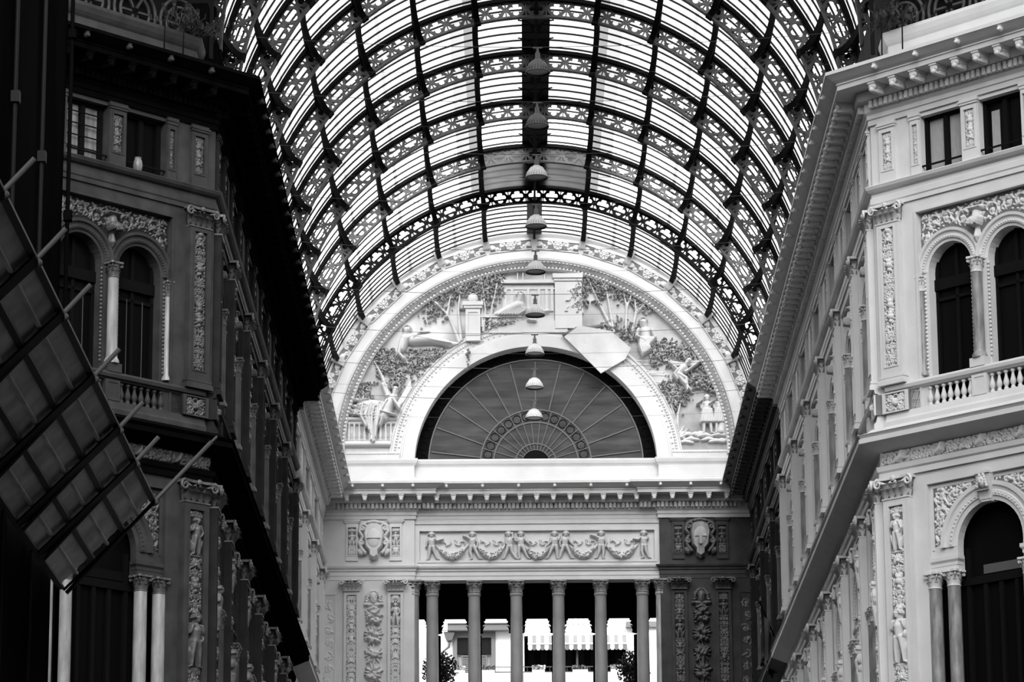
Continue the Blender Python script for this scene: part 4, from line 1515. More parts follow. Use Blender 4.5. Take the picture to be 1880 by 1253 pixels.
for i in range(150):
    a = PI * (i + .5) / 150
    mb.ball((5.08 * math.cos(a), TY - .06, IZ + 5.08 * math.sin(a)), .05, .05, .05, 6, 4)
    if i % 2:
        mb.ball((4.96 * math.cos(a), TY - .06, IZ + 4.96 * math.sin(a)), .035, .05, .035, 6, 4)
struct('trim_21', mb.mesh('archivolt'), [CLEAN])

# rosette panels round the lunette
PANG = [k * STEP for k in range(-6, 7)]


def polar(a):
    x, z = 7.53 * math.sin(a), VZ + 7.53 * math.cos(a)
    return math.atan2(x, z - GZ)


rf = RF(-.80, .80, -.19, .19, .014)
rng = random.Random(2)
for a in range(8):
    leaf(rf, .07 * math.cos(a * PI / 4), .07 * math.sin(a * PI / 4), a * PI / 4, .11, .08, 0, .05)
rf.blob(0, 0, .06, .07)
rf.st([(.15 * math.cos(i * PI / 12), .15 * math.sin(i * PI / 12)) for i in range(25)], .018, .04)
for cx, cz, r, sg in ((.3, .06, .1, 1), (.48, -.06, .1, -1)):
    scroll(rf, -cx, cz, r, 0, sg, .02, rng)
for q in range(5):
    leaf(rf, -.56, 0, PI - .7 + .35 * q, .2, .07, (2 - q) * .25)
rf.H = np.maximum(rf.H, rf.H[:, ::-1])
rf.mask(lambda X, Z: (np.abs(X) < .78) & (np.abs(Z) < .175))
ROSR = relief_part(rf, -.03, None, 2.0)
_m = MB(); _m.plate(rect(-.79, .79, -.19, .19), [rect(-.765, .765, -.165, .165)], -.05, -.02, 0); _m.box(-.78, .78, -.022, -.015, -.18, .18, 1); ROSF = _m.mesh('frame')
for k in range(12):
    a = (polar(PANG[k]) + polar(PANG[k + 1])) / 2
    M = Matrix.Translation((7.83 * math.sin(a), TY - .1, GZ + 7.83 * math.cos(a))) @ Matrix.Rotation(a, 4, 'Y')
    t = thing('rosette_panel', 'carved rosette panel on the lunette border, %s counting from the left springing' % ORD[k], 'relief', M, 'rosette panels')
    part('frame', ROSF, [CLEAN, CGROUND], t); part('rosette', ROSR, CLEAN, t)

# glazed fanlight inside the arch
FY = TY + .42
FZ = 29.4
fan = thing('fanlight', 'big dark half-round fanlight with radiating bars in the end arch', 'window', T(0, FY, FZ))
mb = MB(); mb.plate(semi(3.86, 0, -1.0, 40), [], .04, .06); part('glass_pane', mb.mesh('pane'), FANG, fan)
mb = MB(); mb.arch([(3.86, .03), (3.86, .06), (4.6, .06), (4.6, .03)], 0, 0, 0, PI, 48); mb.box(-4.6, -3.86, .03, .06, -1, 0); mb.box(3.86, 4.6, .03, .06, -1, 0)
part('border_pane', mb.mesh('pane'), FANB, fan)
mb = MB()
for r in (2.0, 1.53, .74, .5, 3.86):
    mb.arch([(r - .025, .0), (r - .025, .05), (r + .025, .05), (r + .025, .0)], 0, 0, 0, PI, 40)
for i in range(13):
    a = PI * (i + .5) / 13
    mb.bar((2.0 * math.cos(a), .02, 2.0 * math.sin(a)), (3.8 * math.cos(a), .02, 3.8 * math.sin(a)), .045, .04)
for i in range(16):
    a = PI * (i + .5) / 16
    mb.bar((.5 * math.cos(a), .02, .5 * math.sin(a)), (2.0 * math.cos(a), .02, 2.0 * math.sin(a)), .03, .03)
part('glazing_bars', mb.mesh('bars'), FANM, fan)
for i in range(15):
    a = PI * (i + 1) / 16
    mb = MB(); mb.tube([(1.765 * math.cos(a) + .15 * math.cos(t * PI / 6), .02, 1.765 * math.sin(a) + .15 * math.sin(t * PI / 6)) for t in range(12)], .012, 4, 0, True)
    part('iron_ring', mb.mesh('ring'), TIMBER, fan)
for i in range(28):
    a = PI * (i + .5) / 28
    mb = MB(); mb.tube([(4.1 * math.cos(a) + .16 * math.cos(t * PI / 5), .0, 4.1 * math.sin(a) + .16 * math.sin(t * PI / 5)) for t in range(10)], .014, 4, 0, True)
    part('iron_ring', mb.mesh('ring'), TIMBER, fan)
mb = MB(); mb.plate(semi(.5, 0, -.6, 16), [], .0, .05); part('centre_disc', mb.mesh('disc'), TIMBER, fan)

# ------------------------------------------------------------------ carved scene of the lunette (x, z on the wall plane)


def px(u, v):
    return ((u - 984.5) * .01955, 29.55 + (840 - v) * .0201)


def relief_obj(name, label, cat, box, fn, m=CLEAN, res=.02, group=None, y=0.0, gain=1.7):
    (xa, za), (xb, zb) = px(box[0], box[3]), px(box[2], box[1])
    rf = RF(xa, xb, za, zb, res)
    fn(rf)
    rf.mask(lambda X, Z: (X ** 2 + (Z - GZ) ** 2 < 6.87 ** 2) & (X ** 2 + (Z - IZ) ** 2 > 5.26 ** 2))
    o = relief_part(rf, 0, None, gain)
    off = Vector((xa, 0, za))
    o.transform(Matrix.Translation(-off))
    t = solo(name, o, [m], label, cat, T(xa, TY + y, za), group)
    if isinstance(fn, mk_tree):
        pad = .25
        rf = RF(xa - pad, xb + pad, za - pad, zb + pad, .016)
        fn.crown(rf)
        rf.mask(lambda X, Z: (X ** 2 + (Z - GZ) ** 2 < 6.87 ** 2) & (X ** 2 + (Z - IZ) ** 2 > 5.26 ** 2))
        c = relief_part(rf, 0, None, gain)
        c.transform(Matrix.Translation(-off))
        part('foliage', c, FOLI, t)
    return t


def bush(rf, pts, n, r0, r1, h, rng, spread):
    for i in range(n):
        a, b = rng.choice(pts)
        x, z = a + rng.gauss(0, spread), b + rng.gauss(0, spread)
        r = rng.uniform(r0, r1)
        if rng.random() < .5:
            rf.blob(x, z, r, rng.uniform(h * .5, h))
        else:
            leaf(rf, x, z, rng.uniform(0, 6.3), r * 3.2, r * 1.3, rng.uniform(-.6, .6), rng.uniform(h * .5, h))


def tree(rf, trunks, crowns, rng, n=60, sp=.22):
    for t in trunks:
        P = [px(*q) for q in t]
        rf.st(P, [.075 - .04 * i / max(1, len(P) - 1) for i in range(len(P))], .11)


class mk_tree:
    def __init__(s, seed, trunks, crowns, n, sp=.22):
        s.a = (seed, trunks, crowns, n, sp)

    def __call__(s, rf):
        tree(rf, s.a[1], s.a[2], None)

    def crown(s, rf):
        bush(rf, [px(*q) for q in s.a[2]], s.a[3] * 3, .022, .045, .17, random.Random(s.a[0]), s.a[4])


G = 'carved trees of the lunette'
relief_obj('carved_tree', 'carved tree with forked trunk left of the stone pillar in the lunette', 'relief', (780, 520, 850, 640), mk_tree(1, [[(845, 628), (825, 580), (800, 553)], [(822, 580), (828, 545)], [(808, 560), (790, 548)]], [(800, 548), (818, 537), (795, 572), (830, 535), (845, 530)], 80), group=G)
relief_obj('carved_tree', 'carved slim tree just left of the stone pillar in the lunette', 'relief', (830, 515, 868, 630), mk_tree(2, [[(848, 625), (843, 570), (846, 535)]], [(850, 525), (860, 518), (842, 530)], 50, .14), group=G)
relief_obj('carved_tree', 'carved tall leafy tree just right of the stone pillar in the lunette', 'relief', (865, 500, 930, 620), mk_tree(3, [[(888, 618), (893, 570), (886, 510)], [(898, 615), (906, 560), (915, 520)], [(887, 600), (886, 540)]], [(885, 520), (900, 515), (915, 510), (890, 540), (908, 540), (880, 530)], 150), group=G)
relief_obj('carved_tree', 'carved round leafy tree beside the carved palace in the lunette', 'relief', (1045, 500, 1090, 580), mk_tree(4, [[(1072, 575), (1070, 530)]], [(1060, 535), (1070, 550), (1062, 560), (1075, 525), (1068, 510), (1055, 545)], 110, .13), group=G)
relief_obj('carved_tree', 'carved leaning tree, first right of the round leafy tree in the lunette', 'relief', (1070, 500, 1130, 605), mk_tree(5, [[(1124, 600), (1105, 560), (1085, 515)]], [(1090, 515), (1100, 512), (1105, 540), (1110, 520)], 70, .2), group=G)
relief_obj('carved_tree', 'carved straight tree, second right of the round leafy tree in the lunette', 'relief', (1105, 510, 1145, 620), mk_tree(6, [[(1130, 612), (1122, 560), (1115, 522)]], [(1115, 520), (1125, 518), (1110, 530), (1128, 600)], 60, .17), group=G)
relief_obj('carved_tree', 'carved slender tree, third right of the round leafy tree in the lunette', 'relief', (1130, 525, 1180, 625), mk_tree(7, [[(1152, 612), (1155, 565), (1150, 540)], [(1155, 565), (1165, 540)]], [(1145, 540), (1158, 537), (1148, 612)], 55, .18), group=G)
relief_obj('carved_tree', 'carved forked tree nearest the right border of the lunette', 'relief', (1155, 540, 1205, 625), mk_tree(8, [[(1164, 612), (1172, 575), (1170, 552)], [(1171, 578), (1188, 560)]], [(1170, 552), (1185, 556), (1195, 562), (1165, 612)], 60, .17), group=G)
relief_obj('carved_tree', 'carved double-stemmed tree behind the flute players in the lunette', 'relief', (1205, 700, 1262, 812), mk_tree(9, [[(1241, 810), (1238, 760), (1230, 735)], [(1243, 808), (1246, 765), (1252, 740)]], [(1228, 728), (1240, 720), (1250, 722), (1222, 722), (1245, 735)], 130, .24), group=G)
relief_obj('carved_tree', 'carved thick trunk at the right edge beside the flute players', 'relief', (1318, 720, 1350, 800), lambda rf: rf.st([px(1325, 795), px(1330, 760), px(1327, 728)], [.16, .12, .13], [.14, .12, .1]), group=G)
G = 'carved bushes of the lunette'
for q, (bx, c, n, lb) in enumerate([
    ((690, 640, 790, 760), [(700, 655), (712, 645), (720, 665), (735, 680), (700, 680), (728, 700)], 260, 'carved rose bush above the winged figure'),
    ((745, 640, 830, 700), [(760, 655), (775, 660), (790, 655), (762, 675), (800, 650), (812, 640)], 240, 'carved rose bush in front of the reclining figure'),
    ((640, 700, 700, 760), [(665, 725), (672, 712), (660, 738), (680, 700), (690, 690)], 120, 'carved rose bush behind the wing at the far left'),
    ((885, 575, 955, 618), [(900, 600), (915, 595), (930, 595), (940, 590), (905, 608)], 170, 'carved low hedge right of the stone pillar'),
    ((1195, 620, 1300, 710), [(1215, 645), (1235, 640), (1250, 650), (1265, 655), (1280, 665), (1225, 660), (1205, 660)], 300, 'carved bushes between the seated and the flying figure'),
    ((1255, 665, 1330, 730), [(1290, 690), (1300, 705), (1285, 710), (1310, 715), (1275, 700)], 150, 'carved bushes above the flute players')]):
    relief_obj('carved_bush', lb, 'relief', bx, (lambda c=c, n=n, q=q: lambda rf: bush(rf, [px(*p) for p in c], n * 2, .02, .042, .15, random.Random(20 + q), .17))(), m=FOLI, res=.016, group=G)


def winged(rf):
    P = px
    rng = random.Random(8)
    for k in range(10):         # raised wing, rows of feathers
        rf.st([P(722 - k * 1.2, 735 - k), P(708 - k * .6, 706), P(688 + k * 3.2, 664 + k * 5.5)], [.06, .06, .03], .13 + .006 * k)
    for k in range(7):
        rf.st([P(716 - k, 728), P(704 + k * 1.6, 700 + k * 3)], [.05, .04], .2)
    for k in range(12):         # spread wing of long feathers
        rf.st([P(732, 748 - k * .8), P(750 + k * .4, 730 - k * 2.6), P(777 - k * 2.2, 684 + k * 4.6)], [.045, .045, .02], .1 + .01 * (k % 2))
    rf.st([P(705, 765), P(712, 748), P(724, 730)], [.26, .22, .15], [.26, .28, .24])
    rf.st([P(648, 762), P(668, 742), P(700, 748)], [.12, .22, .24], [.12, .18, .22])
    for k in range(16):         # drapery over the lap and hanging in front of the balustrade
        t = k / 15
        x0, x1 = 668 + 46 * t, 664 + 44 * t + rng.uniform(-3, 3)
        bot = 783 + 30 * math.exp(-((t - .48) / .22) ** 2) + rng.uniform(-3, 3)
        rf.st([P(x0, 744 + rng.uniform(-3, 3)), P(x1, 764), P(.55 * x1 + .45 * 687, bot)], [.05, .06, .035], .2 + rng.uniform(0, .09))
    for k in range(14):
        u, v = 634 + rng.uniform(0, 50), 732 + rng.uniform(0, 34)
        rf.st([P(u, v), P(u + 14, v + rng.uniform(2, 9)), P(u + 30, v + rng.uniform(-4, 10))], [.03, .04, .025], .2 + rng.uniform(0, .06))
    rf.st([P(724, 730), P(727, 716)], [.07, .12], [.25, .28])
    for k in range(10):
        rf.blob(*P(728 + 7 * math.cos(k * .63), 711 + 6 * math.sin(k * .63)), .045, .28 + .02 * (k % 2))
    rf.st([P(722, 735), P(738, 757), P(752, 764)], [.085, .065, .05], .3)
    rf.st([P(712, 738), P(700, 758), P(728, 766)], [.085, .065, .045], .32)
    for a in range(12):
        rf.blob(*P(748 + 8 * math.cos(a * PI / 6), 752 + 11 * math.sin(a * PI / 6)), .035, .28)
    for k in range(4):
        rf.st([P(743 + 3 * k, 745), P(743 + 3 * k, 760)], .012, .26)


relief_obj('carved_figure', 'carved winged figure in long drapery seated on the left balustrade of the lunette', 'figure', (630, 660, 782, 818), winged)


def lbal(rf):
    P = px
    rf.st([P(628, 770), P(744, 770)], .1, .14); rf.st([P(628, 777), P(744, 777)], .06, .08)
    rf.st([P(626, 815), P(744, 815)], .12, .12)
    for k in range(12):
        x = 632 + k * 9.6
        rf.st([P(x, 810), P(x, 800), P(x, 790), P(x, 780)], [.04, .075, .045, .04], .1)
        rf.st([P(x - 3, 808), P(x + 3, 808)], .03, .1)


relief_obj('carved_balustrade', 'carved stone balustrade at the left foot of the lunette', 'relief', (622, 762, 748, 824), lbal)


def reclining(rf):
    P = px
    rf.st([P(738, 640), P(745, 622), P(760, 618)], [.16, .2, .14], [.2, .24, .2])
    rf.st([P(745, 620), P(748, 607)], [.1, .14], [.2, .26])
    for k in range(8):
        rf.blob(*P(748 + 6 * math.cos(k * .8), 604 + 5 * math.sin(k * .8)), .06, .24)
    rf.st([P(758, 625), P(790, 622), P(825, 632), P(848, 632)], [.2, .22, .13, .05], [.22, .24, .15, .08])
    for k in range(6):
        rf.st([P(760 + 5 * k, 618 + k), P(800 + 6 * k, 628 + k)], .04, .24)
    rf.st([P(738, 625), P(733, 650), P(742, 660)], [.09, .08, .06], .22)
    rf.st([P(760, 622), P(772, 612), P(790, 612)], [.07, .06, .04], .24)


relief_obj('carved_figure', 'carved figure reclining on its side above the rose bushes on the left of the lunette', 'figure', (722, 590, 855, 668), reclining, group='carved figures of the lunette')


def pillar(rf):
    pass


mb = MB()
x0, z0 = px(870, 628); zt = px(870, 553)[1]
mb.box(-.27, .27, -.28, 0, 0, zt - z0 - .28); mb.box(-.33, .33, -.34, 0, zt - z0 - .3, zt - z0 - .2); mb.box(-.37, .37, -.38, 0, zt - z0 - .2, zt - z0 - .06)
mb.plate(rect(-.27, .27, .2, zt - z0 - .35), [rect(-.18, .18, .3, zt - z0 - .45)], -.31, -.28)
mb.ball((0, -.15, zt - z0 + .1), .2, .14, .2)
solo('carved_pillar', mb.mesh('pillar'), [CLEAN], 'carved square stone pillar among the trees of the lunette', 'relief', T(x0, TY, z0))


def palace(mb):
    def bx(u0, v0, u1, v1, d, d0=0):
        a, b = px(u0, v1), px(u1, v0)
        mb.box(a[0], b[0], TY - d, TY - d0, a[1], b[1])
    bx(1022, 512, 1072, 605, .2); bx(1018, 504, 1074, 512, .3); bx(1020, 512, 1073, 517, .25)
    bx(925, 522, 1020, 600, .06); bx(922, 514, 1022, 520, .2); bx(922, 528, 1022, 531, .1)
    for u in (928, 940, 970, 990, 1004, 1014):
        bx(u, 531, u + 5, 572, .14)
    bx(880, 578, 960, 584, .2); bx(900, 584, 960, 612, .12); bx(960, 590, 1045, 612, .16)
    for u in (952, 962, 1002, 1022):
        bx(u, 500, u + 2, 514, .12)


mb = MB(); palace(mb)
cx, cz = px(985, 600)
mb.xf(Matrix.Translation((-cx, -TY, -cz)))
solo('carved_palace', mb.mesh('palace'), [CLEAN], 'carved columned palace at the top centre of the lunette', 'relief', T(cx, TY, cz))


def rivergod(rf):
    P = px
    rf.st([P(912, 578), P(935, 570), P(955, 562)], [.1, .2, .22], [.15, .22, .25])
    rf.st([P(955, 560), P(958, 545)], [.14, .14], [.22, .26])
    for k in range(8):
        rf.blob(*P(958 + 6 * math.cos(k * .8), 543 + 5 * math.sin(k * .8)), .05, .25)
    for k in range(8):
        rf.st([P(918 + 5 * k, 580), P(945 + 4 * k, 562 + k)], .05, .22)
    rf.st([P(955, 570), P(985, 575), P(1010, 572)], [.15, .1, .06], .15)
    rf.st([P(975, 580), P(985, 592), P(972, 590)], [.12, .08, .06], .24)


relief_obj('carved_figure', 'carved draped figure reclining before the palace at the lunette top', 'figure', (905, 532, 1020, 600), rivergod, group='carved figures of the lunette')


def seated(rf):
    P = px
    rf.st([P(1190, 632), P(1188, 612)], [.22, .22], [.25, .25])
    rf.st([P(1187, 606), P(1185, 596)], [.12, .15], [.22, .28])
    for k in range(8):
        rf.blob(*P(1185 + 6 * math.cos(k * .8), 592 + 5 * math.sin(k * .8)), .06, .26)
    rf.st([P(1176, 610), P(1172, 622), P(1188, 630)], [.09, .08, .06], .28)
    rf.st([P(1200, 610), P(1206, 624), P(1198, 634)], [.09, .08, .06], .26)
    for k in range(6):
        rf.st([P(1180 + 4 * k, 626), P(1178 + 3 * k, 640), P(1183 + 3 * k, 656 - k * 2)], [.09, .08, .05], .27)


relief_obj('carved_figure', 'carved seated figure on the bank below the right hand trees of the lunette', 'figure', (1165, 580, 1215, 662), seated, group='carved figures of the lunette')


def flying(rf):
    P = px
    rf.st([P(1248, 690), P(1258, 680)], [.15, .17], [.24, .26])
    rf.st([P(1262, 676), P(1268, 668)], [.09, .13], [.24, .3])
    rf.st([P(1248, 692), P(1262, 700), P(1264, 722)], [.12, .09, .05], .26)
    rf.st([P(1246, 692), P(1262, 712), P(1270, 722)], [.12, .08, .05], .24)
    rf.st([P(1232, 670), P(1245, 682), P(1262, 688), P(1278, 676), P(1290, 668)], [.04, .07, .06, .06, .03], .22)
    rf.st([P(1250, 682), P(1240, 692), P(1246, 702)], [.07, .06, .05], .26)
    for k in range(5):
        rf.st([P(1234 + 2 * k, 668 + 2 * k), P(1258, 672 + k), P(1286 - 2 * k, 668 + 2 * k)], .035, .18)


relief_obj('carved_figure', 'carved flying figure with billowing scarf on the right of the lunette', 'figure', (1225, 660, 1296, 728), flying, group='carved figures of the lunette')


def flute(dx):
    def f(rf):
        x, zf = px(1300 + dx, 800)
        H = px(0, 730)[1] - zf
        fig(rf, x, zf, H, dict(rel=(-.14, .66), rha=(-.2, .82), lel=(.05, .66), lha=(-.12, .82)), add=.04)
        for k in range(6):
            t = k / 5 - .5
            rf.st([(x + t * .2 * H, zf + .62 * H), (x + t * .3 * H, zf + .3 * H)], .05 * H, .13 * H)
        rf.st([(x - .1 * H, zf + .86 * H), (x - .28 * H, zf + .74 * H)], .02 * H, .17 * H)
    return f


relief_obj('carved_figure', 'carved tunic-clad flute player, left one of the pair at the lunette foot', 'figure', (1280, 724, 1318, 806), flute(0), res=.016, group='carved figures of the lunette')
relief_obj('carved_figure', 'carved tunic-clad flute player, right one of the pair at the lunette foot', 'figure', (1302, 726, 1345, 806), flute(23), res=.016, group='carved figures of the lunette')
relief_obj('carved_figure', 'carved small running child on the path below the right hand trees of the lunette', 'figure', (1098, 585, 1128, 622), lambda rf: fig(rf, px(1112, 0)[0], px(0, 618)[1], .55, dict(lha=(.35, .75), lel=(.2, .72), rft=(-.25, .1), lft=(.2, .02)), k=1.2), res=.016, group='carved figures of the lunette')


def ground(rf):
    P = px
    rng = random.Random(4)
    for k in range(16):
        u = 1235 + rng.uniform(0, 110)
        v = 800 + rng.uniform(0, 18)
        rf.st([P(u - 12, v), P(u, v - 3), P(u + 14, v)], [.05, .09, .05], .09)
    for k in range(12):
        v = 655 + rng.uniform(0, 60)
        u = 1150 + (v - 640) * .9 + rng.uniform(0, 40)
        rf.st([P(u - 14, v), P(u + 14, v + 1)], .025, .03)


relief_obj('carved_ground', 'carved rocks and rippled ground under the flute players in the lunette', 'relief', (1150, 640, 1352, 822), ground)

relief_obj('carved_plant', 'carved spiky palm plant at the foot of the double-stemmed tree', 'relief', (1225, 770, 1280, 815), lambda rf: [leaf(rf, *px(1246, 810), PI / 2 - .9 + .3 * k, .55, .1, -.5 + .16 * k, .1) for k in range(7)])
# loose sheet of netting hanging over the inner arch
sh = [(1.05, 33.9), (2.36, 32.52), (3.25, 33.05), (3.45, 33.45), (2.75, 34.1), (1.6, 34.3)]
mb = MB()
n = len(sh)
mb.add([(x, -.0, z) for x, z in sh] + [(x, -.05 - .04 * (i % 2), z) for i, (x, z) in enumerate(sh)], [tuple(range(n)), tuple(range(n, 2 * n))[::-1]] + [(i, (i + 1) % n, n + (i + 1) % n, n + i) for i in range(n)])
solo('hanging_sheet', mb.mesh('sheet'), [SHEETC], 'loose white sheet hanging askew over the arch of the fanlight', 'sheet', T(0, TY - .36, 0))
mb = MB()
mb.tube([(1.0, 0, 33.95), (1.5, -.05, 34.2), (2.0, 0, 34.25), (2.45, 0, 34.32)], .07, 6)
solo('rolled_edge', mb.mesh('roll'), [CGROUND], 'torn rolled strip of netting above the hanging sheet', 'netting', T(0, TY - .32, 0))
mb = MB()
for k in range(9):
    mb.ball((.04 * math.sin(k * 2.1), .03 * math.cos(k * 1.7), -.09 * k), .05 + .02 * math.sin(k), None, None, 6, 4)
solo('dangling_fragment', mb.mesh('fragment'), [CGROUND], 'broken stucco sprig dangling at the left edge of the fanlight arch', 'ornament', T(-2.42, TY - .34, 33.45))

# ------------------------------------------------------------------ iron and glass vault
CELL = STEP / 3


def rib_web():
    r0, r1 = VR0 + .05, VR1 - .07
    h = r1 - r0
    L = CELL * (r0 + r1) / 2
    def qf(n=40):
        o = []
        for i in range(n):
            a = 2 * PI * i / n
            rr = .098 + .088 * abs(math.cos(2 * a)) ** .55
            o.append((rr * 1.12 * math.cos(a), h / 2 + rr * 1.08 * math.sin(a)))
        return o
    holes = [qf()]
    for z, s in ((.03, 1), (h - .03, -1)):
        for e in (-1, 1):
            tri = [(e * (L / 2 - .02), z), (e * (L / 2 - .02), z + s * .15), (e * .245, z + s * .11), (e * .19, z + s * .025), (e * .15, z)]
            holes.append(tri if e * s > 0 else tri[::-1])
    mb = MB()
    mb.plate(rect(-L / 2, L / 2, 0, h), holes, -.035, .035)
    v0 = list(mb.v)
    f0 = list(mb.f)
    out = MB()
    for k in range(-20, 21):
        vs = []
        for x, y, z in v0:
            a = x / L * CELL + k * CELL
            r = r0 + z
            vs.append((r * math.sin(a), y, r * math.cos(a)))
        out.add(vs, f0)
    return out.mesh('web')


WEB = rib_web()
_m = MB(); _m.arch([(VR0, -.1), (VR0, .1), (VR0 + .05, .1), (VR0 + .05, -.1)], 0, 0, 0, PI, 80); RLOW = _m.mesh('lower_chord')
_m = MB(); _m.arch([(VR1 - .09, -.17), (VR1 - .09, .17), (VR1 + .02, .17), (VR1 + .02, -.17)], 0, 0, 0, PI, 80); RUP = _m.mesh('upper_chord')
for i, y in enumerate(RIBY):
    t = thing('vault_rib', 'pierced iron arch rib of the glass vault, %s from the lunette wall' % ORD[8 - i], 'rib', T(0, y, VZ), 'vault ribs')
    last = (i == 8)  # last rib's weaker light is put into blacker iron
    part('web', WEB, IRON if last else IRONG, t)
    part('lower_chord', RLOW, IRON if last else IRONG, t)
    part('upper_chord', RUP, IRON, t)

# purlins: shallow arched trusses between the ribs
SEG = 4.83


def purlin_mesh(flat=False):
    mb = MB()
    r1 = VR1 - .06 if not flat else 7.98
    n = 20
    low = []
    for i in range(n + 1):
        t = i / n
        q = abs(2 * t - 1)
        low.append((SEG * t, r1 - .09 - (r1 - .09 - VR0 + .05) * (1 - math.sqrt(max(0, 1 - q ** 2.2))) ** .9))
    v = []
    for y, r in low:
        for x, dr in ((-.085, 0), (.085, 0), (.085, .055), (-.085, .055)):
            v.append((x, y, r + dr))
    f = []
    for i in range(n):
        for j in range(4):
            j2 = (j + 1) % 4
            f.append((i * 4 + j, (i + 1) * 4 + j, (i + 1) * 4 + j2, i * 4 + j2))
    mb.add(v, f)
    mb.box(-.07, .07, 0, SEG, r1 - .06, r1)
    idx = [0, 2, 4, 6, 14, 16, 18, 20]
    for a, b in ((0, 2), (2, 4), (4, 6), (14, 16), (16, 18), (18, 20)):
        (ya, ra), (yb, rb) = low[a], low[b]
        mb.bar((0, ya, ra + .04), (0, yb, r1 - .03), .05, .03)
        mb.bar((0, ya, r1 - .03), (0, yb, rb + .04), .05, .03)
        mb.bar((0, yb, rb + .04), (0, yb, r1 - .03), .05, .03)
        if r1 - ra > .25:
            cy, cr = (ya + yb) / 2, (max(ra, rb) + r1) / 2
            rad = min(.09, (r1 - max(ra, rb)) * .4)
            mb.tube([(0, cy + rad * math.cos(w * PI / 4), cr + rad * math.sin(w * PI / 4)) for w in range(8)], .016, 4, 0, True)
    mb.box(-.1, .1, -.12, .12, VR0 - .03, VR0 + .04)
    return mb.mesh('truss_segment')


PUR = purlin_mesh()
PURL = purlin_mesh(True)
_m = MB()
_m.add([(-.12, 0, 7.5), (.12, 0, 7.5), (.12, 0, 8.2), (-.12, 0, 8.2), (-.12, -.12, 7.55), (.12, -.12, 7.55), (.12, -.5, 8.1), (-.12, -.5, 8.1)],
       [(0, 1, 2, 3), (4, 7, 6, 5), (0, 4, 5, 1), (3, 2, 6, 7), (0, 3, 7, 4), (1, 5, 6, 2)])
BRK = _m.mesh('wall_bracket')
for k in range(-6, 7):
    if k == 0:
        continue
    a = k * STEP
    sd = 'left' if k < 0 else 'right'
    t = thing('vault_purlin', 'lengthwise arched iron purlin of the vault, %s to the %s of the ridge' % (ORD[abs(k) - 1], sd), 'purlin', T(0, RIBY[0] - SEG, VZ) @ Matrix.Rotation(a, 4, 'Y'), 'vault purlins')
    for i in range(10):
        part('truss_segment', PUR if i < 9 else PURL, IRON, t, T(0, i * SEG, 0))
    part('wall_bracket', BRK, CLEAN, t, T(0, TY - .1 - (RIBY[0] - SEG), 0), 'white stone bracket')

# glazing
GR, GRE = VR1 + .06, 8.0
EDGES = [-PI / 2] + [k * STEP for k in range(-6, 7)] + [PI / 2]


def strip(a0, a1, r, y0, y1, n):
    mb = MB()
    v = []
    for i in range(n + 1):
        a = a0 + (a1 - a0) * i / n
        v += [(r * math.sin(a), y0, r * math.cos(a)), (r * math.sin(a), y1, r * math.cos(a))]
    mb.add(v, [(2 * i, 2 * i + 1, 2 * i + 3, 2 * i + 2) for i in range(n)], 0, True)
    return mb


def bars_mesh(r, n):
    mb = MB()
    for i in range(n):
        y = SEG * (i + .5) / n
        mb.arch([(r - .05, y - .025), (r - .05, y + .025), (r - .004, y + .025), (r - .004, y - .025)], 0, 0, 0, PI, 72)
    return mb.mesh('glazing_bars')


BARS, BARSE = bars_mesh(GR, 7), bars_mesh(GRE, 9)
PANES = {}
for e in (0, 1):
    r = GRE if e else GR
    for q in range(14):
        a0, a1 = EDGES[q], EDGES[q + 1]
        pieces = []
        k = q - 7       # sector from k*STEP to (k+1)*STEP
        if q in (0, 13):
            pieces = [(a0, a1, GLASS)]
        elif k in (1, -2) and not e:
            s = 1 if k > 0 else -1
            b = (a0 if s > 0 else a1)
            p1, p2 = b + s * R(2.2), b + s * R(5.2)
            pieces = [(b, p1, GLASSD), (p1, p2, GLASSM), (p2, (a1 if s > 0 else a0), GLASS)]  # strips beside the ridge: lantern shade put into the glass tint
            pieces = [(min(x, y), max(x, y), m) for x, y, m in pieces]
        elif k in (0, -1):
            pieces = [(a0, a1, GLASS)]
        else:
            s = 1 if k > 0 else -1
            c = a0 + (a1 - a0) * (.60 if s > 0 else .40)
            pieces = [(a0, c - .008, GLASS), (c - .008, c + .008, GLASSM), (c + .008, a1, GLASS)]
        for j, (x, y, m) in enumerate(pieces):
            PANES[(e, q, j)] = (strip(x, y, r, 0, SEG, 4 if y - x > .05 else 1).mesh('pane'), m)
_m = MB(); _m.arch([(GR - .1, .35), (GR - .1, 4.5), (GR - .08, 4.5), (GR - .08, .35)], 0, 0, PI / 2 - STEP + .01, PI / 2 + STEP - .01, 12); FRP = _m.mesh('frosted_panel')
for i in range(10):
    y = RIBY[0] - SEG + i * SEG
    e = 1 if i == 9 else 0
    t = thing('roof_glazing', 'curved roof glazing bay of the vault, %s from the lunette wall' % ORD[9 - i], 'glazing', T(0, y, VZ), 'roof glazing bays')
    for (ee, q, j), (me, m) in PANES.items():
        if ee == e:
            part('glass_pane', me, (GLASSE if e else GLASSC if i >= 7 else m) if m is GLASS else m, t)
    part('glazing_bars', BARSE if e else BARS, BAR, t)
    if i == 8:
        part('frosted_panel', FRP, FROST, t, None, 'pale weathered panel')
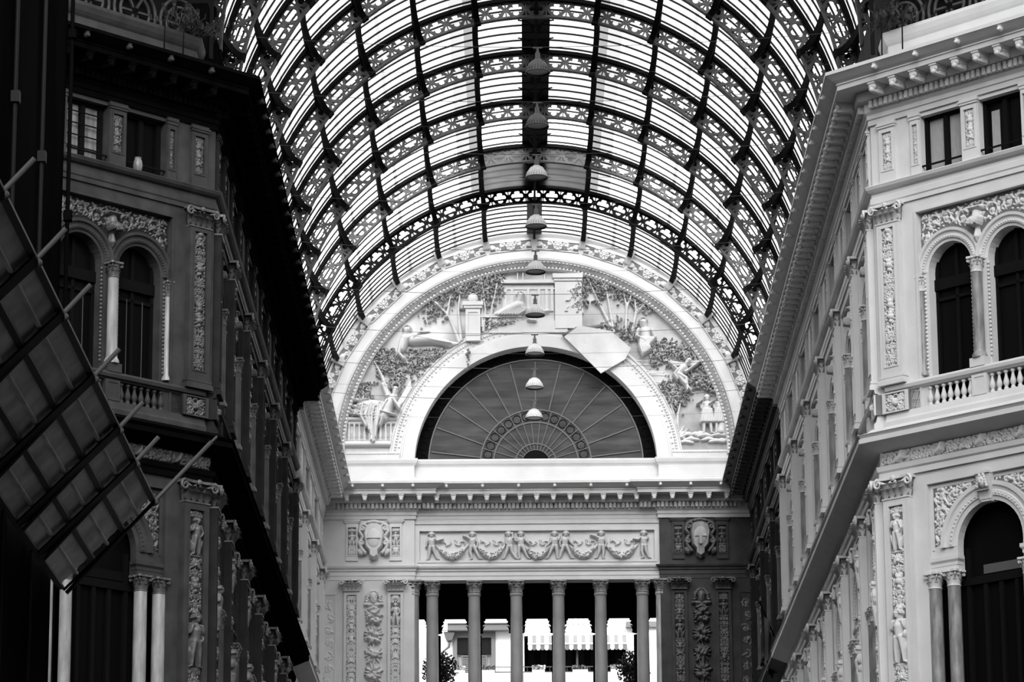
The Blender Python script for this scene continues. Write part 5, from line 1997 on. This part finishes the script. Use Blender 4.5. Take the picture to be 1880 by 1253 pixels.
# ridge walkway with scrolled brackets
rd = thing('ridge_board', 'dark ridge board with scrolled brackets along the crown of the vault', 'ridge', T(0, RIBY[0] - SEG, VZ))
L9 = RIBY[8] - RIBY[0] + SEG
_m = MB(); _m.box(-.43, .43, 0, L9, GR - .03, GR + .05); part('board', _m.mesh('board'), BAR, rd)
_m = MB(); _m.box(-.27, .27, L9 + .2, L9 + 4.7, GRE - .06, GRE - .02); part('end_board', _m.mesh('board'), IRONG, rd)
_m = MB()
for sx in (-1, 1):
    _m.tube([(sx * .55, 0, 8.26), (sx * .3, 0, 8.22), (sx * .14, 0, 8.08), (sx * .1, 0, 7.98)], .025, 6)
    _m.tube([(sx * (.1 + .06 * math.cos(w * PI / 4)), 0, 8.0 + .07 * math.sin(w * PI / 4)) for w in range(8)], .02, 5, 0, True)
_m.tube([(.08 * math.cos(w * PI / 5), 0, 7.92 + .1 * math.sin(w * PI / 5)) for w in range(10)], .022, 5, 0, True)
_m.bar((0, 0, 7.8), (0, 0, 8.28), .05, .05)
SCR = _m.mesh('scroll_bracket')
for i in range(9):
    for q in (.38, .72):
        part('scroll_bracket', SCR, IRON, rd, T(0, (i + q) * SEG, 0))
_m = MB(); _m.box(-.04, .04, 0, L9 + SEG, 7.74, 7.82); part('ridge_bar', _m.mesh('bar'), IRON, rd)

# ------------------------------------------------------------------ hanging lamps and their cables
LY = [85.1, 89.5, 94.1, 98.9, 103.8, 108.9, 113.9, 118.6, 123.2]
LZ = 30.6
_m = MB(); _m.lathe([(.30, 0), (.31, .02), (.29, .05), (.265, .13), (.22, .22), (.15, .3), (.1, .34)], 24, cap=False)
for _i in range(24):
    _a = 2 * PI * _i / 24
    _m.tube([(.3 * math.cos(_a), .3 * math.sin(_a), .04), (.27 * math.cos(_a), .27 * math.sin(_a), .13), (.155 * math.cos(_a), .155 * math.sin(_a), .3)], .012, 4)
LSH = _m.mesh('shade')
_m = MB(); _m.lathe([(.1, .32), (.09, .36), (.06, .4), (.06, .52), (.045, .54), (.03, .56), (.03, .66)], 12); _m.bar((-.12, 0, .66), (.12, 0, .66), .03, .03); LCP = _m.mesh('cap')
_m = MB(); _m.tube([(.305 * math.cos(2 * PI * w / 24), .305 * math.sin(2 * PI * w / 24), .0) for w in range(24)], .018, 5, 0, True); LRM = _m.mesh('rim')
_m = MB(); _m.lathe([(0.001, .06), (.27, .03)], 24, cap=False); LDF = _m.mesh('diffuser')
for i, y in enumerate(LY):
    t = thing('pendant_lamp', 'ribbed bell shaped pendant lamp on the centre line of the vault, %s from the front' % ORD[i], 'lamp', T(-.06, y, LZ), 'pendant lamps')
    part('shade', LSH, LAMPM if i not in (1, 0) else TUBE, t); part('cap', LCP, LAMPD, t); part('rim', LRM, LAMPD, t)
    part('diffuser', LDF, LAMPW if i == 4 else LAMPM, t)
for i, y in enumerate(LY):
    for j, (zc, ze, r) in enumerate(((LZ + .68, LZ + 1.05, .008), (LZ + .1, LZ + .32, .004))):
        yy = y + (0 if j == 0 else .35)
        pts = []
        for q in range(25):
            x = -7.75 + 15.5 * q / 24
            pts.append((x, yy, ze - (ze - zc) * (1 - (x / 7.75) ** 2) if j == 0 else ze - (ze - zc) * (1 - (x / 7.75) ** 2)))
        mb = MB(); mb.tube(pts, r, 5)
        o = solo('suspension_cable', mb.mesh('cable'), [ROPE], '%s cable across the vault %s lamp %s from the front' % ('dark' if j == 0 else 'thin lower', 'carrying the' if j == 0 else 'just behind the', ORD[i]), 'cable', None, 'cables across the vault')

# ------------------------------------------------------------------ scaffold with tarpaulin and sheet fan in the near left corner
sc = thing('scaffold', 'tall scaffold wrapped in black tarpaulin at the left edge', 'scaffold', T(-6.6, 30, 0))
mb = MB()
n = 60
v = []
for i in range(n + 1):
    y = 18 + 21 * i / n
    for z in (0, 8, 12, 16, 20, 30):
        v.append((-5.78 + .025 * math.sin(y * 4.1 + z * .3) + .02 * math.sin(y * 9), y, z))
f = [(6 * i + j, 6 * (i + 1) + j, 6 * (i + 1) + j + 1, 6 * i + j + 1) for i in range(n) for j in range(5)]
mb.add(v, f, 0, True)
mb.box(-7.4, -5.8, 38.95, 39.0, 0, 30)
mb.xf(Matrix.Translation((6.6, -30, 0)))
part('tarpaulin', mb.mesh('tarpaulin'), TARP, sc)
for y in (27, 30.9, 34.7, 36.75, 39.0):
    mb = MB(); mb.tube([(-5.72, y, 0), (-5.72, y, 30)], .024, 8); mb.box(-5.76, -5.67, y - .05, y + .05, 13.2, 13.32); mb.box(-5.76, -5.67, y - .05, y + .05, 15.4, 15.5)
    mb.xf(Matrix.Translation((6.6, -30, 0)))
    part('standard', mb.mesh('tube'), POLE if y < 38 else TARP, sc)
fanp = thing('debris_fan', 'sloping canopy of dark corrugated sheets jutting from the scaffold', 'canopy', T(-5.26, 30, 9.4))
FA, FB = Vector((-5.70, 0, 8.97)), Vector((-4.7, 0, 9.96))
ROWS = [19.0, 21.0, 23.0, 25.1, 27.15, 29.15, 30.95, 33.3, 35.5, 37.1, 39.05]
FM = Matrix.Translation((5.26, -30, -9.4))
dv = (FB - FA)
nrm = Vector((dv.z, 0, -dv.x)).normalized()      # underside
for i in range(10):
    y0, y1 = ROWS[i], ROWS[i + 1]
    mb = MB()
    m_ = 36
    v = []
    for k in range(m_ + 1):
        for y in (y0, y1):
            p = FA + dv * (k / m_) + nrm * (-.02 + .004 * math.sin(k * 2.1))
            lift = 0
            v.append((p.x - nrm.x * lift, y, p.z - nrm.z * lift))
    mb.add(v, [(2 * k, 2 * k + 1, 2 * k + 3, 2 * k + 2) for k in range(m_)], 0, True)
    mb.xf(FM)
    part('sheet_row', mb.mesh('sheet'), SHEET, fanp)
for q in range(7):
    p = FA + dv * (q / 6) + nrm * .02
    mb = MB()
    mb.bar((p.x, 19, p.z), (p.x, 39.05, p.z), .035 if q % 2 else .07, .03)
    mb.xf(FM)
    part('runner', mb.mesh('runner'), TUBE if q % 2 == 0 else SHEET, fanp)
for i, y in enumerate(ROWS):
    a = FA + nrm * .06
    mb = MB()
    ry = y - .13 if i < 10 else y - .03
    mb.bar((a.x, ry, a.z), ((FB + nrm * .06).x, ry, (FB + nrm * .06).z), .26 if i < 10 else .05, .02)  # rail widened into a dark band for the sheet overlap and its shadow
    mb.xf(FM)
    part('overlap_shade_rail', mb.mesh('rail'), BAR, fanp)
    ext = .38 if i < 10 else .93
    b = FB + dv.normalized() * ext
    mb = MB()
    mb.tube([tuple(FA + nrm * .1 + Vector((0, y, 0))), tuple(b + Vector((0, y, 0)))], .024, 8)
    if i == 10:
        c = b + Vector((0, y, 0))
        mb.bar(c, c + dv.normalized() * .09, .05, .02)
    mb.ball(tuple(FB + nrm * .05 + Vector((0, y, 0))), .045)
    mb.xf(FM)
    part('outrigger', mb.mesh('tube'), TUBE, fanp)

# ------------------------------------------------------------------ flag on the right wall, rods and weeds on the parapets
fl = thing('flag', 'drooping flag on a leaning pole from the dark end of the right wall', 'flag', T(7.4, 109.5, 20.1))
mb = MB(); mb.tube([(0, 0, 0), (-.67, -2.0, 1.0)], .025, 8); mb.ball((-.67, -2.0, 1.0), .05); part('pole', mb.mesh('pole'), IRON, fl)
for q, (m, x0, x1) in enumerate(((FLAGD, 0, .34), (FLAGM, .34, .68), (FLAGG, .68, 1.0))):
    mb = MB()
    v = []
    for i in range(9):
        s = x0 + (x1 - x0) * i / 8
        for j in range(9):
            t = j / 8
            v.append((-.64 + .5 * s * (1 - .3 * t) + .05 * math.sin(s * 14 + t), -1.9 + 1.5 * s * (1 - .45 * t) + .1 * math.sin(t * 5 + s * 9), .95 - .75 * s - 1.5 * t))
    mb.add(v, [(9 * i + j, 9 * (i + 1) + j, 9 * (i + 1) + j + 1, 9 * i + j + 1) for i in range(8) for j in range(8)], 0, True)
    part('stripe', mb.mesh('cloth'), m, fl)
for side, M, us, sd in ((1, FACE_R, (-2.35, -1.75), 'right'), (-1, FACE_L, (1.2, 1.75), 'left')):
    for i, u in enumerate(us):
        mb = MB(); mb.tube([(0, 0, 0), (0.02, 0, .95)], .018, 6)
        solo('iron_rod', mb.mesh('rod'), [IRON], 'thin iron rod standing on the %s octagon cornice, %s the arm corner' % (sd, 'nearer' if (i == 0) == (side > 0) else 'farther from'), 'rod', M @ T(u, -.12, 27.95), 'cornice rods')
    mb = MB()
    rng = random.Random(side + 5)
    for k in range(70):
        a = rng.uniform(0, 6.28)
        b = (rng.gauss(0, .35), rng.gauss(0, .1), 0)
        h = rng.uniform(.15, .5)
        t = (b[0] + .3 * math.cos(a), b[1] + .2 * math.sin(a), h)
        mb.tube([b, ((b[0] + t[0]) / 2, (b[1] + t[1]) / 2, h * .7), t], .008, 4)
        for q in range(2):
            n0 = len(mb.v)
            leaf3(mb, (t[0], t[1], t[2] - .05 * q), a, .12, .06, .05)
    solo('weed_tuft', mb.mesh('weeds'), [LEAF], 'dry weeds growing on the parapet of the %s octagon corner' % sd, 'weeds', M @ T(-2.2 * side, .1, 28.82))
    # iron screen behind the parapet (springing of the dome)
    t = thing('dome_screen', 'dark iron screen with rings behind the %s octagon parapet' % sd, 'screen', M @ T(0, .9, 28.2))
    mb = MB()
    mb.box(-3.7 if side > 0 else -6.0, 6.0 if side > 0 else 3.7, .25, .3, .62, 5)
    part('back_plate', mb.mesh('plate'), BAR, t)
    for k in range(5):
        u = side * (-2.6 + k * 1.35)
        mb = MB()
        for rr in (.6, .42):
            mb.tube([(u + rr * math.cos(w * PI / 14), .12, 1.15 + rr * math.sin(w * PI / 14)) for w in range(28)], .04, 6, 0, True)
        for w in range(6):
            mb.bar((u + .1 * math.cos(w * PI / 3), .12, 1.15 + .1 * math.sin(w * PI / 3)), (u + .42 * math.cos(w * PI / 3), .12, 1.15 + .42 * math.sin(w * PI / 3)), .05, .05)
        part('ring', mb.mesh('ring'), IRONG, t)
    mb = MB(); mb.box(-1.9 if side > 0 else -6.0, 6.0 if side > 0 else 1.9, .05, .2, .35, .47); mb.box(-1.9 if side > 0 else -6.0, 6.0 if side > 0 else 1.9, .05, .2, 1.85, 1.97)
    part('band', mb.mesh('band'), IRON, t)

# ------------------------------------------------------------------ beyond the portico: white house, striped awning, plants
HY = 140.0
hs = thing('white_house', 'white house seen between the left portico columns', 'building', T(-2.5, HY, 16.5))
mb = MB(); mb.plate([(-3.2, 0), (2.05, 0), (2.05, 9.35), (-3.2, 9.35)], [rect(-.62, .74, 6.9, 9.1)], 0, .3); part('facade', mb.mesh('wall'), OUTW, hs)
mb = MB(); mb.box(-1.0, 2.1, -.35, .3, 9.35, 9.6); mb.box(-1.0, 2.1, -.4, .3, 9.6, 9.64); part('eave', mb.mesh('eave'), OUTG, hs)
mb = MB(); mb.box(-1.6, 2.1, -.38, -.34, 9.33, 9.36); mb.add([(-1.15, -.3, 9.3), (-.7, -.3, 9.3), (-.82, -.3, 8.95), (-1.03, -.3, 8.95), (-1.15, -.05, 9.3), (-.7, -.05, 9.3), (-.82, -.05, 8.95), (-1.03, -.05, 8.95)], [(0, 1, 2, 3), (4, 7, 6, 5), (0, 4, 5, 1), (1, 5, 6, 2), (2, 6, 7, 3), (3, 7, 4, 0)])
mb.tube([(-.92, -.2, 8.95), (-.95, -.2, 8.7), (-1.2, -.2, 8.5), (-1.25, -.2, 0)], .05, 6); part('gutter', mb.mesh('gutter'), TUBE, hs)
wn = thing('shuttered_window', 'window with dark shade box and louvred shutters on the white house', 'window', T(-2.44, HY, 23.4))
mb = MB(); mb.plate(rect(-.85, .85, -.4, 2.45), [rect(-.68, .68, -.4, 2.2)], -.06, .0); part('surround', mb.mesh('surround'), OUTG, wn)
mb = MB(); mb.box(-.68, .68, -.02, .1, 1.55, 2.2); part('shade_box', mb.mesh('box'), BAR, wn)
mb = MB(); mb.box(-.68, .68, .1, .14, -.4, 1.6); part('pane', mb.mesh('pane'), MARB_C, wn)
for sx in (-1, 1):
    mb = MB(); mb.plate(rect(-.2, .2, -.4, 1.5), [rect(-.16, .16, -.36, 1.45)], .02, .07)
    for k in range(24):
        mb.box(-.16, .16, .03, .05, -.34 + k * .074, -.34 + k * .074 + .045)
    part('shutter', mb.mesh('shutter'), OUTG, wn, T(sx * .3, 0, 0))
aw = thing('striped_awning', 'white and grey striped awning with scalloped edge over the terrace', 'awning', T(1.65, HY - .2, 25.0))
for k in range(24):
    x0, x1 = -1.95 + k * .1625, -1.95 + (k + 1) * .1625
    mb = MB()
    mb.add([(x0, .5, .72), (x1, .5, .72), (x1, -.5, .2), (x0, -.5, .2), (x0, .5, .74), (x1, .5, .74), (x1, -.5, .22), (x0, -.5, .22)], [(0, 1, 2, 3), (4, 7, 6, 5), (0, 4, 5, 1), (2, 6, 7, 3), (1, 5, 6, 2), (0, 3, 7, 4)])
    mb.plate([(x0, .2), (x0, 0.02), (x0 + .04, -.03), (x1 - .04, -.03), (x1, .02), (x1, .2)], [], -.52, -.5)
    part('stripe', mb.mesh('stripe'), CLOTHG if k % 2 else CLOTHW, aw)
mb = MB(); mb.box(-2.0, 2.0, .48, .6, .72, .84); mb.box(-1.97, 1.97, -.54, -.5, .19, .25); part('roller', mb.mesh('roller'), OUTW, aw)
tw = thing('terrace_house', 'terrace room in deep shade under the striped awning', 'building', T(1.7, HY + .3, 16.5))
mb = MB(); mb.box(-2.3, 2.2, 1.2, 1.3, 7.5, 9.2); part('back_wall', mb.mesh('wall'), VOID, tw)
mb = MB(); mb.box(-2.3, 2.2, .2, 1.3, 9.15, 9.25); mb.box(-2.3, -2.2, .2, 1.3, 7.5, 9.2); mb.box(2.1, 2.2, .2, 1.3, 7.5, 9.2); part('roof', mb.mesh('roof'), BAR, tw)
mb = MB(); mb.box(-2.3, 2.2, -.8, 1.3, 0, 7.55); mb.box(-6.0, -2.3, -1.2, -.35, 0, 7.55); mb.box(-2.3, 2.2, -1.2, -.8, 0, 7.55); part('lower_wall', mb.mesh('wall'), OUTW, tw)
for k in range(9):
    mb = MB(); mb.box(-2.0 + k * .5, -1.75 + k * .5, 1.1, 1.18, 7.6, 9.1); part('curtain', mb.mesh('curtain'), TIMBER, tw)
mb = MB(); mb.box(-.1, -.02, -.7, -.62, 7.5, 8.6); part('post', mb.mesh('post'), TUBE, tw)
rl = thing('terrace_railing', 'metal railing in front of the shaded terrace', 'railing', T(1.0, HY - .6, 24.05))
mb = MB(); mb.box(-2.7, 3.0, -.015, .015, .26, .29); mb.box(-2.7, 3.0, -.015, .015, .05, .09); part('rails', mb.mesh('rails'), TUBE, rl)
for k in range(26):
    mb = MB(); mb.box(-2.7 + k * .225, -2.685 + k * .225, -.01, .01, .05, .28); part('bar', mb.mesh('bar'), TUBE, rl)
wr = thing('corner_house', 'white house corner behind the right hand portico columns', 'building', T(4.6, HY + .2, 16.5))
mb = MB(); mb.box(-.55, 3, 0, 2, 0, 9.7); part('wall', mb.mesh('wall'), OUTW, wr)
mb = MB(); mb.box(-1.0, 3, -.2, 2, 9.5, 9.72); part('eave', mb.mesh('eave'), OUTG, wr)
mb = MB(); mb.box(-1.0, -.55, .1, .6, 0, 9.5); part('shaded_side', mb.mesh('wall'), SHEET, wr)
for i, (x, w) in enumerate(((-3.05, .5), (-1.95, .65), (.1, .5), (1.75, .6), (2.6, .4), (3.2, .5))):
    rng = random.Random(70 + i)
    t = thing('potted_flowers', 'box of pale flowering plants on the terrace railing, %s from the left' % ORD[i], 'plant', T(x, HY - .75, 24.07), 'flower boxes')
    mb = MB(); mb.box(-w / 2, w / 2, -.1, .1, -.02, .1); part('box', mb.mesh('box'), OUTW, t)
    mb = MB()
    for k in range(60):
        leaf3(mb, (rng.uniform(-w / 2, w / 2), rng.uniform(-.1, .1), .08 + rng.uniform(0, .14)), rng.uniform(0, 6.3), rng.uniform(.06, .13), .06, .05)
    part('foliage', mb.mesh('leaves'), LEAFL if i in (1, 3) else MARB_D, t)
mb = MB(); mb.ball((0, 0, .12), .13, .13, .16, 12, 8); mb.tube([(0, 0, -1.2), (0, 0, 0)], .02, 6)
solo('globe_lamp', mb.mesh('lamp'), [OUTW], 'white globe garden lamp on a pole beside the awning', 'lamp', T(3.69, HY - .5, 24.95))
for i, (x, n, w) in enumerate(((-3.5, 1100, .45), (3.45, 1000, .4))):
    rng = random.Random(i + 90)
    t = thing('potted_shrub', 'dark leafy shrub on the %s of the loggia behind the columns' % ('left' if i == 0 else 'right'), 'shrub', T(x, TY + 2.2, 16.5), 'loggia shrubs')
    mb = MB(); mb.lathe([(.3, 4.2), (.4, 4.9)], 14); part('pot', mb.mesh('pot'), SOOT_SHADE, t)
    mb = MB()
    for k in range(5):
        a = k * 1.26
        mb.tube([(0, 0, 4.8), (.15 * math.cos(a), .15 * math.sin(a), 5.4), (.35 * math.cos(a), .35 * math.sin(a), 6.0)], .02, 5)
    part('stems', mb.mesh('stems'), SOOT_SHADE, t)
    mb = MB()
    for k in range(n):
        r = rng.uniform(0, 1) ** .6
        a, b = rng.uniform(0, 6.28), rng.uniform(-1, 1)
        p = (w * 1.5 * r * math.cos(a) * math.sqrt(1 - b * b), w * r * math.sin(a) * math.sqrt(1 - b * b), 5.65 + .72 * r * b)
        n0 = len(mb.v)
        leaf3(mb, (0, 0, 0), 0, rng.uniform(.07, .12), .045, .04)
        mb.xf(Matrix.Translation(p) @ Matrix.Rotation(rng.uniform(0, 6.28), 4, 'Z') @ Matrix.Rotation(rng.uniform(-1.5, 1.5), 4, 'X'), n0)
    part('foliage', mb.mesh('leaves'), LEAF, t)
ft = thing('far_house', 'far white roof terrace with faint lattice above the awning', 'building', T(1.9, 152, 27.1))
mb = MB()
for k in range(9):
    mb.box(-.9 + k * .22, -.87 + k * .22, 0, .03, 0, 1.4)
for z in (.0, .4, .75, 1.1, 1.4):
    mb.box(-.9, .88, 0, .03, z, z + .03)
part('lattice', mb.mesh('lattice'), CLOTHG, ft)
mb = MB(); mb.box(-4, 3, -.2, 3, -10.6, 0); part('wall', mb.mesh('wall'), OUTW, ft)
